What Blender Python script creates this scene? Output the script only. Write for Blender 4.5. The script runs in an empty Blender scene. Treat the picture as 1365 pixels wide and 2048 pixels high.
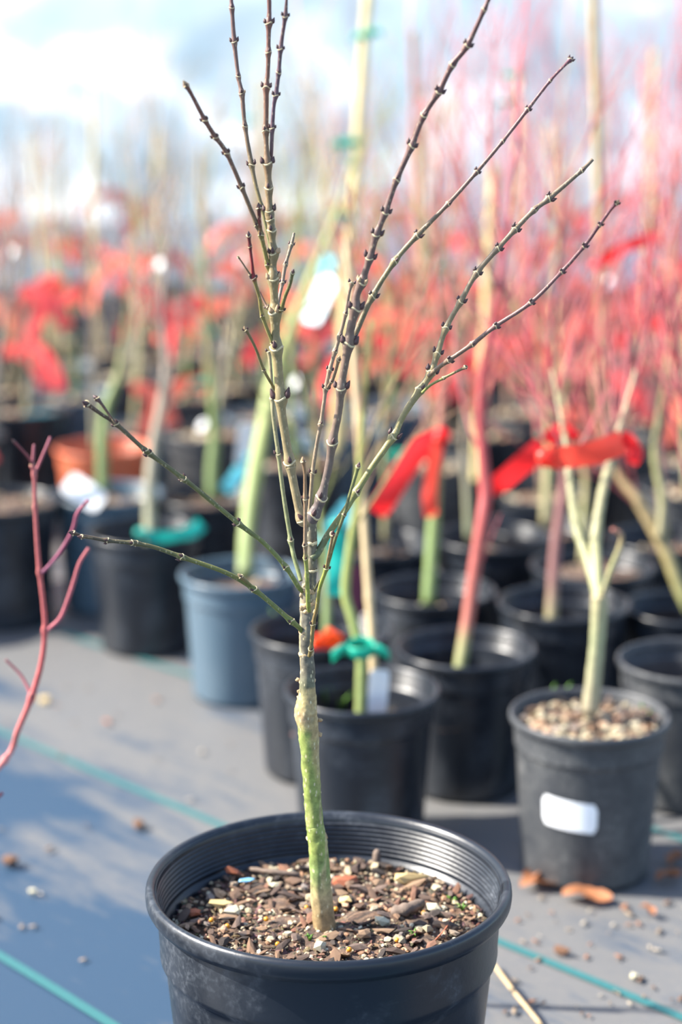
import bpy, math, random
from mathutils import Vector, Matrix, noise

# ------------------------------------------------------------------ camera, sky, sun, exposure
F = 3900.0                       # focal length in pixels of the 1365x2048 frame
PITCH = math.radians(13.6)
CAMZ = 0.83
scene = bpy.context.scene
C = scene.collection
cd = bpy.data.cameras.new('camera')
cam = bpy.data.objects.new('camera', cd)
C.objects.link(cam)
cam.location = (0, 0, CAMZ)
cam.rotation_euler = (math.pi / 2 - PITCH, 0, 0)
cd.sensor_fit = 'VERTICAL'
cd.sensor_height = 36.0
cd.sensor_width = 24.0
cd.lens = F / 2048 * 36.0
cd.clip_start = 0.05
cd.clip_end = 200
cd.dof.use_dof = True
cd.dof.focus_distance = 1.405
cd.dof.aperture_fstop = 3.1
scene.camera = cam

SUN_EL = math.radians(42)
SUN_BACK = math.radians(3)       # sun stands to the left
world = bpy.data.worlds.new('World')
scene.world = world
world.use_nodes = True
wn = world.node_tree
wn.nodes.clear()
sky = wn.nodes.new('ShaderNodeTexSky')
sky.sky_type = 'NISHITA'
sky.sun_disc = False
sky.sun_elevation = SUN_EL
sky.sun_rotation = -math.pi / 2 + SUN_BACK
sky.altitude = 0
sky.air_density = 1.0
sky.dust_density = 1.3
sky.ozone_density = 2.0
bg = wn.nodes.new('ShaderNodeBackground')
bg.inputs['Strength'].default_value = 0.15
wo = wn.nodes.new('ShaderNodeOutputWorld')
wn.links.new(sky.outputs[0], bg.inputs['Color'])
wn.links.new(bg.outputs[0], wo.inputs['Surface'])

sd = bpy.data.lights.new('sun', 'SUN')
sd.energy = 5.6
sd.angle = math.radians(0.6)
sd.color = (1.0, 0.94, 0.84)
sun = bpy.data.objects.new('sun', sd)
C.objects.link(sun)
sdir = Vector((-math.cos(SUN_EL) * math.cos(SUN_BACK), math.cos(SUN_EL) * math.sin(SUN_BACK), math.sin(SUN_EL)))
sun.rotation_euler = sdir.to_track_quat('Z', 'Y').to_euler()
sun.location = (-3, 1, 4)

vs = scene.view_settings
vs.view_transform = 'Standard'
vs.look = 'None'
vs.gamma = 1.0
vs.use_curve_mapping = False
vs.exposure = 1.45

# ------------------------------------------------------------------ helpers
RND = random.Random(11)
RIGHT = Vector((1, 0, 0))
FWD = Vector((0, math.cos(PITCH), -math.sin(PITCH)))
UP = Vector((0, math.sin(PITCH), math.cos(PITCH)))
CAM = Vector((0, 0, CAMZ))


def ray(px, py):
    return FWD + RIGHT * ((px - 682.5) / F) + UP * ((1024 - py) / F)


def at(px, py, Y):
    d = ray(px, py)
    return CAM + d * (Y / d.y)


def on(px, py, z):
    d = ray(px, py)
    return CAM + d * ((z - CAMZ) / d.z)


def depth(p):
    return (Vector(p) - CAM).dot(FWD)


def mpp(p):                      # metres for one pixel at a point
    return depth(p) / F


def lin(c):
    return tuple(((x / 255) / 12.92 if x / 255 <= 0.04045 else ((x / 255 + 0.055) / 1.055) ** 2.4) for x in c)


class MB:
    def __init__(s):
        s.v = []; s.f = []; s.c = []; s.hascol = False

    def add(s, verts, faces, cols=None):
        o = len(s.v)
        s.v += [tuple(v) for v in verts]
        s.f += [tuple(i + o for i in f) for f in faces]
        if cols is not None:
            s.hascol = True
            s.c += cols
        else:
            s.c += [(1, 1, 1)] * len(verts)
        return s

    def mesh(s, name, smooth=True, origin=(0, 0, 0)):
        m = bpy.data.meshes.new(name)
        ox, oy, oz = origin
        m.from_pydata([(x - ox, y - oy, z - oz) for x, y, z in s.v], [], s.f)
        if s.hascol:
            a = m.color_attributes.new('Col', 'FLOAT_COLOR', 'POINT')
            flat = []
            for c in s.c:
                flat += [c[0], c[1], c[2], 1.0]
            a.data.foreach_set('color', flat)
        if smooth:
            m.polygons.foreach_set('use_smooth', [True] * len(m.polygons))
        m.update()
        return m

    def build(s, name, mat, parent=None, smooth=True, origin=(0, 0, 0), loc=None):
        return link(name, s.mesh(name, smooth, origin), mat, parent, loc)


def link(name, mesh, mat, parent=None, loc=None):
    if mat is not None and not mesh.materials:
        mesh.materials.append(mat)
    o = bpy.data.objects.new(name, mesh)
    C.objects.link(o)
    if parent is not None:
        o.parent = parent
    if loc is not None:
        o.location = loc
    return o


def tag(o, label=None, cat=None, group=None, kind=None):
    if label: o['label'] = label
    if cat: o['category'] = cat
    if group: o['group'] = group
    if kind: o['kind'] = kind
    return o


def empty(name, loc):
    o = bpy.data.objects.new(name, None)
    o.empty_display_size = 0.03
    C.objects.link(o)
    o.location = loc
    return o


def copy_tree(o, parent=None):
    c = o.copy()
    C.objects.link(c)
    c.parent = parent
    for ch in o.children:
        copy_tree(ch, c)
    return c


def lathe(mb, prof, n, center=(0, 0, 0), col=None):
    cx, cy, cz = center
    v = []; f = []
    m = len(prof)
    for i in range(n):
        a = 2 * math.pi * i / n
        ca, sa = math.cos(a), math.sin(a)
        for r, z in prof:
            v.append((cx + r * ca, cy + r * sa, cz + z))
    for i in range(n):
        j = (i + 1) % n
        for k in range(m - 1):
            f.append((i * m + k, j * m + k, j * m + k + 1, i * m + k + 1))
    mb.add(v, f, None if col is None else [col] * len(v))


def catmull(pts, sub):
    if len(pts) < 3:
        out = []
        for i in range(sub + 1):
            out.append(pts[0].lerp(pts[-1], i / sub))
        return out
    P = [pts[0] * 2 - pts[1]] + pts + [pts[-1] * 2 - pts[-2]]
    out = []
    for i in range(1, len(P) - 2):
        p0, p1, p2, p3 = P[i - 1], P[i], P[i + 1], P[i + 2]
        for k in range(sub):
            t = k / sub
            out.append(0.5 * ((2 * p1) + (p2 - p0) * t + (2 * p0 - 5 * p1 + 4 * p2 - p3) * t * t + (3 * p1 - p0 - 3 * p2 + p3) * t ** 3))
    out.append(pts[-1].copy())
    return out


def tube(mb, pts, rad, sides=8, cols=None, cap=True, rough=0.0, seed=0.0, colfn=None):
    n = len(pts)
    v = []; f = []; cc = []
    up = None
    for i in range(n):
        t = (pts[min(i + 1, n - 1)] - pts[max(i - 1, 0)])
        if t.length < 1e-9: t = Vector((0, 0, 1))
        t.normalize()
        if up is None:
            ref = Vector((0, -1, 0)) if abs(t.y) < 0.9 else Vector((1, 0, 0))
            up = (ref - t * ref.dot(t)).normalized()
        else:
            up = (up - t * up.dot(t)).normalized()
        side = t.cross(up)
        for k in range(sides):
            a = 2 * math.pi * k / sides
            r = rad[i]
            d = up * math.cos(a) + side * math.sin(a)
            if rough:
                q = pts[i] + d * r
                r *= 1 + rough * noise.noise(q * 160 + Vector((seed, 0, 0))) + rough * 0.6 * noise.noise(q * 420)
            p = pts[i] + d * r
            v.append(p)
            if colfn: cc.append(colfn(i / (n - 1), d, p))
            elif cols: cc.append(cols[i])
    for i in range(n - 1):
        for k in range(sides):
            k2 = (k + 1) % sides
            f.append((i * sides + k, i * sides + k2, (i + 1) * sides + k2, (i + 1) * sides + k))
    if cap:
        f.append(tuple(range(sides - 1, -1, -1)))
        f.append(tuple((n - 1) * sides + k for k in range(sides)))
    mb.add(v, f, cc if (cols or colfn) else None)


def lerpc(stops, t):
    for i in range(len(stops) - 1):
        a, ca = stops[i]; b, cb = stops[i + 1]
        if t <= b:
            u = 0 if b == a else max(0, (t - a) / (b - a))
            return tuple(x + (y - x) * u for x, y in zip(ca, cb))
    return stops[-1][1]


def ico(sub=1):
    import bmesh
    bm = bmesh.new()
    bmesh.ops.create_icosphere(bm, subdivisions=sub, radius=1.0)
    v = [x.co.copy() for x in bm.verts]
    f = [tuple(y.index for y in x.verts) for x in bm.faces]
    bm.free()
    return v, f


ICO1 = ico(1)
ICO2 = ico(2)


def lump(rnd, sx, sy, sz, jag=0.25, base=ICO2):
    off = Vector((rnd.uniform(-50, 50), rnd.uniform(-50, 50), rnd.uniform(-50, 50)))
    out = []
    for p in base[0]:
        k = 1 + jag * noise.noise(p * 1.1 + off) + jag * 0.5 * noise.noise(p * 2.7 + off)
        out.append(Vector((p.x * k * sx, p.y * k * sy, p.z * k * sz)))
    return out, base[1]


# ------------------------------------------------------------------ materials
def mat_new(name):
    m = bpy.data.materials.new(name)
    m.use_nodes = True
    nt = m.node_tree
    b = nt.nodes.get('Principled BSDF')
    return m, nt, b


def N(nt, t, **kw):
    n = nt.nodes.new(t)
    for k, v in kw.items():
        setattr(n, k, v)
    return n


def ramp(nt, stops):
    r = N(nt, 'ShaderNodeValToRGB')
    e = r.color_ramp.elements
    while len(e) > 1: e.remove(e[0])
    e[0].position = stops[0][0]; e[0].color = (*stops[0][1], 1)
    for p, c in stops[1:]:
        x = e.new(p); x.color = (*c, 1)
    return r


def mix(nt, fac, a, b, blend='MIX'):
    m = N(nt, 'ShaderNodeMix', data_type='RGBA', blend_type=blend)
    for i, s in ((0, fac), (6, a), (7, b)):
        if isinstance(s, (int, float)): m.inputs[i].default_value = s
        elif isinstance(s, tuple): m.inputs[i].default_value = (*s, 1)
        else: nt.links.new(s, m.inputs[i])
    return m.outputs[2]


def noise_tex(nt, scale, detail=4, rough=0.6, vec=None, dist=0.0):
    t = N(nt, 'ShaderNodeTexNoise')
    t.inputs['Scale'].default_value = scale
    t.inputs['Detail'].default_value = detail
    t.inputs['Roughness'].default_value = rough
    t.inputs['Distortion'].default_value = dist
    if vec is not None: nt.links.new(vec, t.inputs['Vector'])
    return t


def coords(nt, kind='Object'):
    return N(nt, 'ShaderNodeTexCoord').outputs[kind]


def bump(nt, h, strength, dist, b):
    x = N(nt, 'ShaderNodeBump')
    x.inputs['Strength'].default_value = strength
    x.inputs['Distance'].default_value = dist
    nt.links.new(h, x.inputs['Height'])
    nt.links.new(x.outputs[0], b.inputs['Normal'])


def plastic(name, base, dust, dmin, dmax, rough=0.38, scale=14):
    m, nt, b = mat_new(name)
    co = coords(nt)
    n1 = noise_tex(nt, scale, 6, 0.65, co, 0.6)
    n2 = noise_tex(nt, scale * 14, 3, 0.6, co)
    r = ramp(nt, [(dmin, (0, 0, 0)), (dmax, (1, 1, 1))])
    nt.links.new(n1.outputs[0], r.inputs[0])
    r2 = ramp(nt, [(0.45, (0.25, 0.25, 0.25)), (0.7, (1, 1, 1))])
    nt.links.new(n2.outputs[0], r2.inputs[0])
    dm = mix(nt, 1.0, r.outputs[0], r2.outputs[0], 'MULTIPLY')
    c = mix(nt, dm, base, dust)
    nt.links.new(c, b.inputs['Base Color'])
    rr = N(nt, 'ShaderNodeMapRange')
    rr.inputs['To Min'].default_value = rough
    rr.inputs['To Max'].default_value = 0.8
    nt.links.new(dm, rr.inputs[0])
    nt.links.new(rr.outputs[0], b.inputs['Roughness'])
    b.inputs['Specular IOR Level'].default_value = 0.5
    bump(nt, n2.outputs[0], 0.12, 0.001, b)
    return m


M = {}
M['pot'] = plastic('black_plastic', lin((22, 27, 35)), lin((104, 110, 118)), 0.48, 0.9, 0.33)
M['pot_dusty'] = plastic('dusty_black_plastic', lin((46, 49, 54)), lin((116, 116, 114)), 0.38, 0.8, 0.48)
M['pot_blue'] = plastic('blue_black_plastic', lin((74, 94, 108)), lin((110, 122, 130)), 0.45, 0.9, 0.34)
M['pot_terra'] = plastic('terracotta_plastic', lin((190, 92, 58)), lin((205, 140, 110)), 0.4, 0.8, 0.4)


def bark_mat(name, rough=0.5, spots=0.0, spot_col=(200, 180, 140), spot_scale=260, mottling=0.35):
    m, nt, b = mat_new(name)
    at_ = N(nt, 'ShaderNodeAttribute', attribute_name='Col')
    co = coords(nt)
    n1 = noise_tex(nt, 170, 5, 0.65, co)
    r = ramp(nt, [(0.3, (1 - mottling,) * 3), (0.7, (1 + mottling * 0.6,) * 3)])
    nt.links.new(n1.outputs[0], r.inputs[0])
    c = mix(nt, 1.0, at_.outputs['Color'], r.outputs[0], 'MULTIPLY')
    if spots:
        vo = N(nt, 'ShaderNodeTexVoronoi')
        mp = N(nt, 'ShaderNodeMapping')
        mp.inputs['Scale'].default_value = (1, 1, 0.45)
        nt.links.new(co, mp.inputs[0])
        nt.links.new(mp.outputs[0], vo.inputs['Vector'])
        vo.inputs['Scale'].default_value = spot_scale
        vo.inputs['Randomness'].default_value = 1.0
        r3 = ramp(nt, [(0.16, (spots,) * 3), (0.26, (0, 0, 0))])
        nt.links.new(vo.outputs['Distance'], r3.inputs[0])
        c = mix(nt, r3.outputs[0], c, lin(spot_col))
    nt.links.new(c, b.inputs['Base Color'])
    b.inputs['Roughness'].default_value = rough
    b.inputs['Specular IOR Level'].default_value = 0.4
    bump(nt, n1.outputs[0], 0.35, 0.0008, b)
    return m


M['bark_trunk'] = bark_mat('trunk_bark', 0.5, 0.8, (196, 184, 146), 330, 0.5)
M['bark'] = bark_mat('branch_bark', 0.45, 0.35, (190, 175, 140), 420, 0.25)
M['bark_far'] = bark_mat('sapling_bark', 0.5, 0.0, mottling=0.25)


def simple(name, col, rough=0.5, var=0.2, scale=60, bumps=0.2, bdist=0.001, trans=0.0, spec=0.5):
    m, nt, b = mat_new(name)
    co = coords(nt)
    n1 = noise_tex(nt, scale, 4, 0.6, co)
    r = ramp(nt, [(0.25, tuple(x * (1 - var) for x in col)), (0.75, tuple(min(1, x * (1 + var)) for x in col))])
    nt.links.new(n1.outputs[0], r.inputs[0])
    nt.links.new(r.outputs[0], b.inputs['Base Color'])
    b.inputs['Roughness'].default_value = rough
    b.inputs['Specular IOR Level'].default_value = spec
    if bumps: bump(nt, n1.outputs[0], bumps, bdist, b)
    if trans:
        tr = N(nt, 'ShaderNodeBsdfTranslucent')
        nt.links.new(r.outputs[0], tr.inputs['Color'])
        ms = N(nt, 'ShaderNodeMixShader')
        ms.inputs[0].default_value = trans
        out = nt.nodes.get('Material Output')
        nt.links.new(b.outputs[0], ms.inputs[1])
        nt.links.new(tr.outputs[0], ms.inputs[2])
        nt.links.new(ms.outputs[0], out.inputs['Surface'])
    return m


M['scar'] = simple('cream_leaf_scar', lin((196, 178, 138)), 0.7, 0.25, 400)
M['bud'] = simple('dark_bud', lin((74, 48, 46)), 0.45, 0.35, 500)
M['bud_tan'] = simple('tan_bud', lin((170, 140, 105)), 0.6, 0.3, 500)
M['corky'] = simple('corky_knot', lin((178, 150, 112)), 0.8, 0.3, 300)
M['red'] = simple('red_ribbon_film', lin((240, 46, 50)), 0.3, 0.08, 20, 0, trans=0.5)
M['coral'] = simple('coral_ribbon_film', lin((238, 78, 62)), 0.3, 0.08, 20, 0, trans=0.5)
M['red_far'] = simple('glare_paled_red_film', lin((246, 92, 92)), 0.3, 0.08, 20, 0, trans=0.5)  # far ribbon red made paler in colour to imitate veiling glare
M['coral_far'] = simple('glare_paled_coral_film', lin((248, 128, 108)), 0.3, 0.08, 20, 0, trans=0.5)  # coral likewise, glare put into the film colour
M['orange'] = simple('orange_ribbon_film', lin((250, 84, 28)), 0.3, 0.08, 20, 0, trans=0.3)
M['teal'] = simple('teal_tape_film', lin((30, 172, 160)), 0.3, 0.08, 20, 0, trans=0.35)
M['tiegreen'] = simple('green_tie_tape', lin((34, 176, 148)), 0.35, 0.08, 20, 0, trans=0.3)
M['cyan'] = simple('pale_blue_tape_film', lin((110, 208, 222)), 0.3, 0.06, 20, 0, trans=0.35)
M['paleblue'] = simple('pale_blue_plastic', lin((206, 232, 242)), 0.25, 0.04, 20, 0, trans=0.3)
M['white'] = simple('white_label_plastic', (0.85, 0.86, 0.86), 0.35, 0.03, 30, 0, trans=0.25)
M['sticker'] = simple('white_paper_sticker', (0.86, 0.87, 0.88), 0.5, 0.03, 80, 0)
M['purple'] = simple('purple_label', lin((96, 40, 66)), 0.4, 0.1, 30, 0)
M['bamboo'] = simple('bamboo', lin((176, 156, 118)), 0.45, 0.18, 40)
M['bamboo_y'] = simple('yellow_bamboo', lin((214, 196, 140)), 0.45, 0.14, 40)
M['grass'] = simple('weed_leaf', lin((96, 140, 50)), 0.5, 0.3, 60, 0, trans=0.3)
M['straw'] = simple('dry_straw', lin((172, 148, 110)), 0.6, 0.15, 60)
M['prill'] = simple('fertilizer_prill', lin((200, 134, 36)), 0.3, 0.15, 100, 0)
M['stripe'] = simple('teal_woven_yarn', lin((44, 98, 100)), 0.55, 0.4, 700, 0.5)


def rand_mat(name, stops, rough=0.8, fine=0.25):
    m, nt, b = mat_new(name)
    oi = N(nt, 'ShaderNodeObjectInfo')
    r = ramp(nt, [(p, lin(c)) for p, c in stops])
    r.color_ramp.interpolation = 'CONSTANT'
    nt.links.new(oi.outputs['Random'], r.inputs[0])
    n1 = noise_tex(nt, 350, 4, 0.65, coords(nt))
    r2 = ramp(nt, [(0.3, (1 - fine * 1.6,) * 3), (0.7, (1 + fine,) * 3)])
    nt.links.new(n1.outputs[0], r2.inputs[0])
    c = mix(nt, 1.0, r.outputs[0], r2.outputs[0], 'MULTIPLY')
    nt.links.new(c, b.inputs['Base Color'])
    b.inputs['Roughness'].default_value = rough
    bump(nt, n1.outputs[0], 0.6, 0.0015, b)
    return m


M['chip'] = rand_mat('bark_mulch', [(0, (116, 90, 72)), (0.15, (88, 70, 60)), (0.3, (138, 108, 84)), (0.45, (66, 56, 50)), (0.6, (156, 126, 98)), (0.75, (120, 100, 88)), (0.88, (140, 100, 78))])
M['peb'] = rand_mat('gravel', [(0, (188, 172, 138)), (0.2, (158, 140, 120)), (0.4, (206, 192, 160)), (0.6, (140, 128, 118)), (0.75, (196, 160, 130)), (0.9, (176, 166, 140))], 0.7, 0.15)
M['litter'] = rand_mat('ground_litter', [(0, (170, 116, 84)), (0.2, (168, 146, 122)), (0.4, (140, 122, 104)), (0.6, (120, 92, 74)), (0.8, (190, 176, 156))], 0.8, 0.2)
m, nt, b = mat_new('crumbly_soil')
a_ = N(nt, 'ShaderNodeAttribute', attribute_name='Col')
n1 = noise_tex(nt, 420, 5, 0.7, coords(nt))
r2 = ramp(nt, [(0.3, (0.5,) * 3), (0.7, (1.35,) * 3)])
nt.links.new(n1.outputs[0], r2.inputs[0])
nt.links.new(mix(nt, 1.0, a_.outputs['Color'], r2.outputs[0], 'MULTIPLY'), b.inputs['Base Color'])
b.inputs['Roughness'].default_value = 0.9
bump(nt, n1.outputs[0], 0.8, 0.002, b)
M['soil'] = m

# woven ground cloth with noisy dust
m, nt, b = mat_new('woven_ground_cloth')
co = coords(nt)
mp = N(nt, 'ShaderNodeMapping')
mp.inputs['Rotation'].default_value = (0, 0, math.radians(42))
nt.links.new(co, mp.inputs[0])
wv = N(nt, 'ShaderNodeTexWave', wave_type='BANDS', bands_direction='X')
wv.inputs['Scale'].default_value = 130
wv2 = N(nt, 'ShaderNodeTexWave', wave_type='BANDS', bands_direction='Y')
wv2.inputs['Scale'].default_value = 190
for w_ in (wv, wv2): nt.links.new(mp.outputs[0], w_.inputs['Vector'])
weave = mix(nt, 0.5, wv.outputs['Color'], wv2.outputs['Color'])
mp2 = N(nt, 'ShaderNodeMapping')
mp2.inputs['Scale'].default_value = (0.25, 1.3, 1)
mp0 = N(nt, 'ShaderNodeMapping')
mp0.inputs['Rotation'].default_value = (0, 0, math.radians(45))
nt.links.new(co, mp0.inputs[0])
nt.links.new(mp0.outputs[0], mp2.inputs[0])
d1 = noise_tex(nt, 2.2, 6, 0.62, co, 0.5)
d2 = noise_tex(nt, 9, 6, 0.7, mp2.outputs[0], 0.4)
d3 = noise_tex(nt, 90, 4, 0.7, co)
# mask: paler beyond the long stripe and to the right, bluer before it
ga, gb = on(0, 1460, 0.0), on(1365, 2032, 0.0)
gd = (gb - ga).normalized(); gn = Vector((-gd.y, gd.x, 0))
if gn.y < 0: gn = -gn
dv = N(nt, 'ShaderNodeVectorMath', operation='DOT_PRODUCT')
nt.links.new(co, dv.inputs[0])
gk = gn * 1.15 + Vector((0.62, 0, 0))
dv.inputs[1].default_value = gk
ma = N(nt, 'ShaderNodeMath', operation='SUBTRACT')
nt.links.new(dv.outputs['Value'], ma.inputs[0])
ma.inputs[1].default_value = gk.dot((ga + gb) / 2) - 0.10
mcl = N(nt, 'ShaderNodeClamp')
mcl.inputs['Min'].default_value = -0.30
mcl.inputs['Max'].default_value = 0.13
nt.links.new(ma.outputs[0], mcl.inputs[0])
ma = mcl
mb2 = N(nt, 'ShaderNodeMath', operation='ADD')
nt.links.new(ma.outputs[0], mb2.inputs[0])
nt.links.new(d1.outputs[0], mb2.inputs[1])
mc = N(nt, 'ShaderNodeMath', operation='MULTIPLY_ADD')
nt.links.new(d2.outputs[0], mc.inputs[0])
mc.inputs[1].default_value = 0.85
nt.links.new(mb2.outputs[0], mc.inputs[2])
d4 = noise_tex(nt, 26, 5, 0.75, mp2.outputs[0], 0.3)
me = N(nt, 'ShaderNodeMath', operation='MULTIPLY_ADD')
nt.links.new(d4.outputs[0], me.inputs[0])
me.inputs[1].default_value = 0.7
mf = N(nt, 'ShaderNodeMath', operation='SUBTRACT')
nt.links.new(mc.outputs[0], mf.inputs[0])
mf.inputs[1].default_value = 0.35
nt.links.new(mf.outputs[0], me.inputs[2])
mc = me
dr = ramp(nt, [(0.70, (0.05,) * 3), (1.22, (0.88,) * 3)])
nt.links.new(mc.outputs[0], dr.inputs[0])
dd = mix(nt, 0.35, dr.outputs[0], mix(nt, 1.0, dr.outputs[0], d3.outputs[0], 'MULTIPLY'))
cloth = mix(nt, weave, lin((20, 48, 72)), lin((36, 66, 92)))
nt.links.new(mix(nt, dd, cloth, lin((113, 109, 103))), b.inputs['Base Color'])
b.inputs['Roughness'].default_value = 0.5
b.inputs['Specular IOR Level'].default_value = 0.5
bump(nt, weave, 0.35, 0.0006, b)
M['cloth'] = m

# translucent greenhouse film, blown-out white and sky-blue patches put into its colour
m, nt, b = mat_new('greenhouse_film')
co = coords(nt)
f1 = noise_tex(nt, 2.6, 5, 0.55, co, 0.6)
fr = ramp(nt, [(0.40, (0.30, 0.40, 0.46)), (0.54, (0.42, 0.50, 0.545)), (0.64, (0.90, 0.92, 0.93))])
nt.links.new(f1.outputs[0], fr.inputs[0])
tr = N(nt, 'ShaderNodeBsdfTranslucent')
nt.links.new(fr.outputs[0], tr.inputs['Color'])
tp = N(nt, 'ShaderNodeBsdfTransparent')
nt.links.new(fr.outputs[0], b.inputs['Base Color'])
b.inputs['Roughness'].default_value = 0.25
m1 = N(nt, 'ShaderNodeMixShader'); m1.inputs[0].default_value = 0.72
nt.links.new(b.outputs[0], m1.inputs[1]); nt.links.new(tr.outputs[0], m1.inputs[2])
m2 = N(nt, 'ShaderNodeMixShader'); m2.inputs[0].default_value = 0.95
nt.links.new(tp.outputs[0], m2.inputs[1]); nt.links.new(m1.outputs[0], m2.inputs[2])
nt.links.new(m2.outputs[0], nt.nodes.get('Material Output').inputs['Surface'])
M['film'] = m
M['board'] = simple('white_painted_board', (0.8, 0.81, 0.82), 0.5, 0.05, 6, 0.1)
M['pipe'] = simple('galvanized_pipe', (0.6, 0.63, 0.66), 0.35, 0.05, 6, 0)

# ------------------------------------------------------------------ the setting
g = MB()
nx, ny = 60, 60
X0, X1, Y0, Y1 = -9.0, 9.0, -2.0, 11.0
for j in range(ny + 1):
    for i in range(nx + 1):
        x = X0 + (X1 - X0) * i / nx; y = Y0 + (Y1 - Y0) * j / ny
        g.v.append((x, y, -0.003 + 0.0022 * noise.noise(Vector((x * 2.3, y * 2.3, 0)))))
for j in range(ny):
    for i in range(nx):
        a = j * (nx + 1) + i
        g.f.append((a, a + 1, a + nx + 2, a + nx + 1))
g.c = [(1, 1, 1)] * len(g.v)
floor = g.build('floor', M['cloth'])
tag(floor, 'dusty black woven ground cloth covering the whole nursery floor', kind='structure')


def stripe(p0, p1, w, seed):
    a = on(*p0, 0.0); bb = on(*p1, 0.0)
    d = (bb - a).normalized()
    a = a - d * 2.5; bb = bb + d * 2.5
    n_ = Vector((-d.y, d.x, 0))
    m_ = MB(); k = 160
    L = (bb - a).length
    for i in range(k + 1):
        s = i / k * L
        p = a + d * s + n_ * (0.004 * noise.noise(Vector((s * 4, seed, 0))))
        for q in (-0.5, 0.5):
            e = p + n_ * (w * q)
            zz = 0.0022 * noise.noise(Vector((e.x * 2.3, e.y * 2.3, 0)))
            m_.v.append((e.x, e.y, -0.003 + zz + 0.0014))
    for i in range(k):
        m_.f.append((2 * i, 2 * i + 1, 2 * i + 3, 2 * i + 2))
    m_.c = [(1, 1, 1)] * len(m_.v)
    return m_.build('woven_stripe', M['stripe'], floor)


stripe((0, 1460), (1365, 2032), 0.0105, 1)
stripe((0, 1908), (220, 2044), 0.0105, 2)
stripe((120, 1262), (380, 1348), 0.0105, 3)

# back wall of sagging, wrinkled film on a white board
w = MB()
nx, nz = 180, 40
for j in range(nz + 1):
    for i in range(nx + 1):
        x = -7 + 14 * i / nx; z = 0.15 + 2.6 * j / nz
        y = 6.75 - 0.42 * z - 0.10 * z * z + 0.06 * noise.noise(Vector((x * 0.8, z * 0.5, 3))) + 0.045 * noise.noise(Vector((x * 2.5 + z * 2.0, z * 4.0 - x, 7)))  # inward lean shaped so the sun strikes and whitens the film
        w.v.append((x, y, z))
for j in range(nz):
    for i in range(nx):
        a = j * (nx + 1) + i
        w.f.append((a, a + 1, a + nx + 2, a + nx + 1))
w.c = [(1, 1, 1)] * len(w.v)
wall = w.build('wall_back', M['film'])
tag(wall, 'translucent white greenhouse film sloping up across the far side', kind='structure')


def box(mb, x0, x1, y0, y1, z0, z1, bev=0.004):
    v = [(x0, y0, z0), (x1, y0, z0), (x1, y1, z0), (x0, y1, z0), (x0, y0, z1), (x1, y0, z1), (x1, y1, z1), (x0, y1, z1)]
    mb.add(v, [(0, 3, 2, 1), (4, 5, 6, 7), (0, 1, 5, 4), (1, 2, 6, 5), (2, 3, 7, 6), (3, 0, 4, 7)])


bb = MB()
box(bb, -7, 7, 6.58, 6.62, 0.0, 0.24)
tag(bb.build('baseboard_back', M['board'], smooth=False), 'long white board along the foot of the film wall', kind='structure')


# ------------------------------------------------------------------ pots and soil
def pot_profiles(R, H, ribs=True):
    k = R / 0.14
    outer = [(0.0, 0.004), (0.72 * R, 0.004), (0.755 * R, 0.0), (0.79 * R, 0.0), (0.80 * R, 0.008 * k)]
    zc = H - 0.062 * k
    for i in range(1, 7):
        t = i / 6
        outer.append((R * (0.80 + 0.095 * t), 0.008 * k + (zc - 0.012 * k) * t))
    outer += [(0.900 * R, zc + 0.002 * k), (0.925 * R, zc + 0.006 * k), (0.928 * R, zc + 0.009 * k),
              (0.926 * R, zc + 0.013 * k), (0.934 * R, H - 0.03 * k), (0.942 * R, H - 0.012 * k), (0.945 * R, H - 0.002 * k)]
    inner = [(0.938 * R, H - 0.003 * k)]
    zt, zb = H - 0.006 * k, H - 0.033 * k
    nr = 7 * 6 if ribs else 6
    for i in range(nr + 1):
        t = i / nr
        r = R * (0.936 - 0.022 * t)
        if ribs: r += 0.0009 * k * math.cos(t * 7 * 2 * math.pi)
        inner.append((r, zt + (zb - zt) * t))
    inner += [(0.905 * R, zb - 0.002 * k), (0.885 * R, zb - 0.004 * k), (0.878 * R, zb - 0.008 * k), (0.86 * R, H * 0.6), (0.77 * R, 0.008), (0.0, 0.008)]
    lip = [(0.944 * R, H - 0.0165 * k), (0.962 * R, H - 0.0165 * k), (0.972 * R, H - 0.0155 * k), (0.978 * R, H - 0.0135 * k), (0.988 * R, H - 0.0125 * k),
           (0.997 * R, H - 0.010 * k), (1.0 * R, H - 0.006 * k), (0.997 * R, H - 0.002 * k), (0.988 * R, H + 0.0005 * k), (0.970 * R, H + 0.0012 * k),
           (0.952 * R, H), (0.942 * R, H - 0.003 * k), (0.937 * R, H - 0.007 * k)]
    return outer + inner, lip


def make_pot(R, H, mat, parent, seg=48, ribs=True):
    body, lip = pot_profiles(R, H, ribs)
    p = MB(); lathe(p, body, seg)
    po = p.build('pot', mat, parent)
    r = MB(); lathe(r, lip, seg)
    r.build('rim', mat, po)
    return po


SOILC = [lin((82, 64, 52)), lin((104, 80, 64)), lin((60, 50, 44)), lin((124, 100, 80)), lin((92, 76, 66))]


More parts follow.
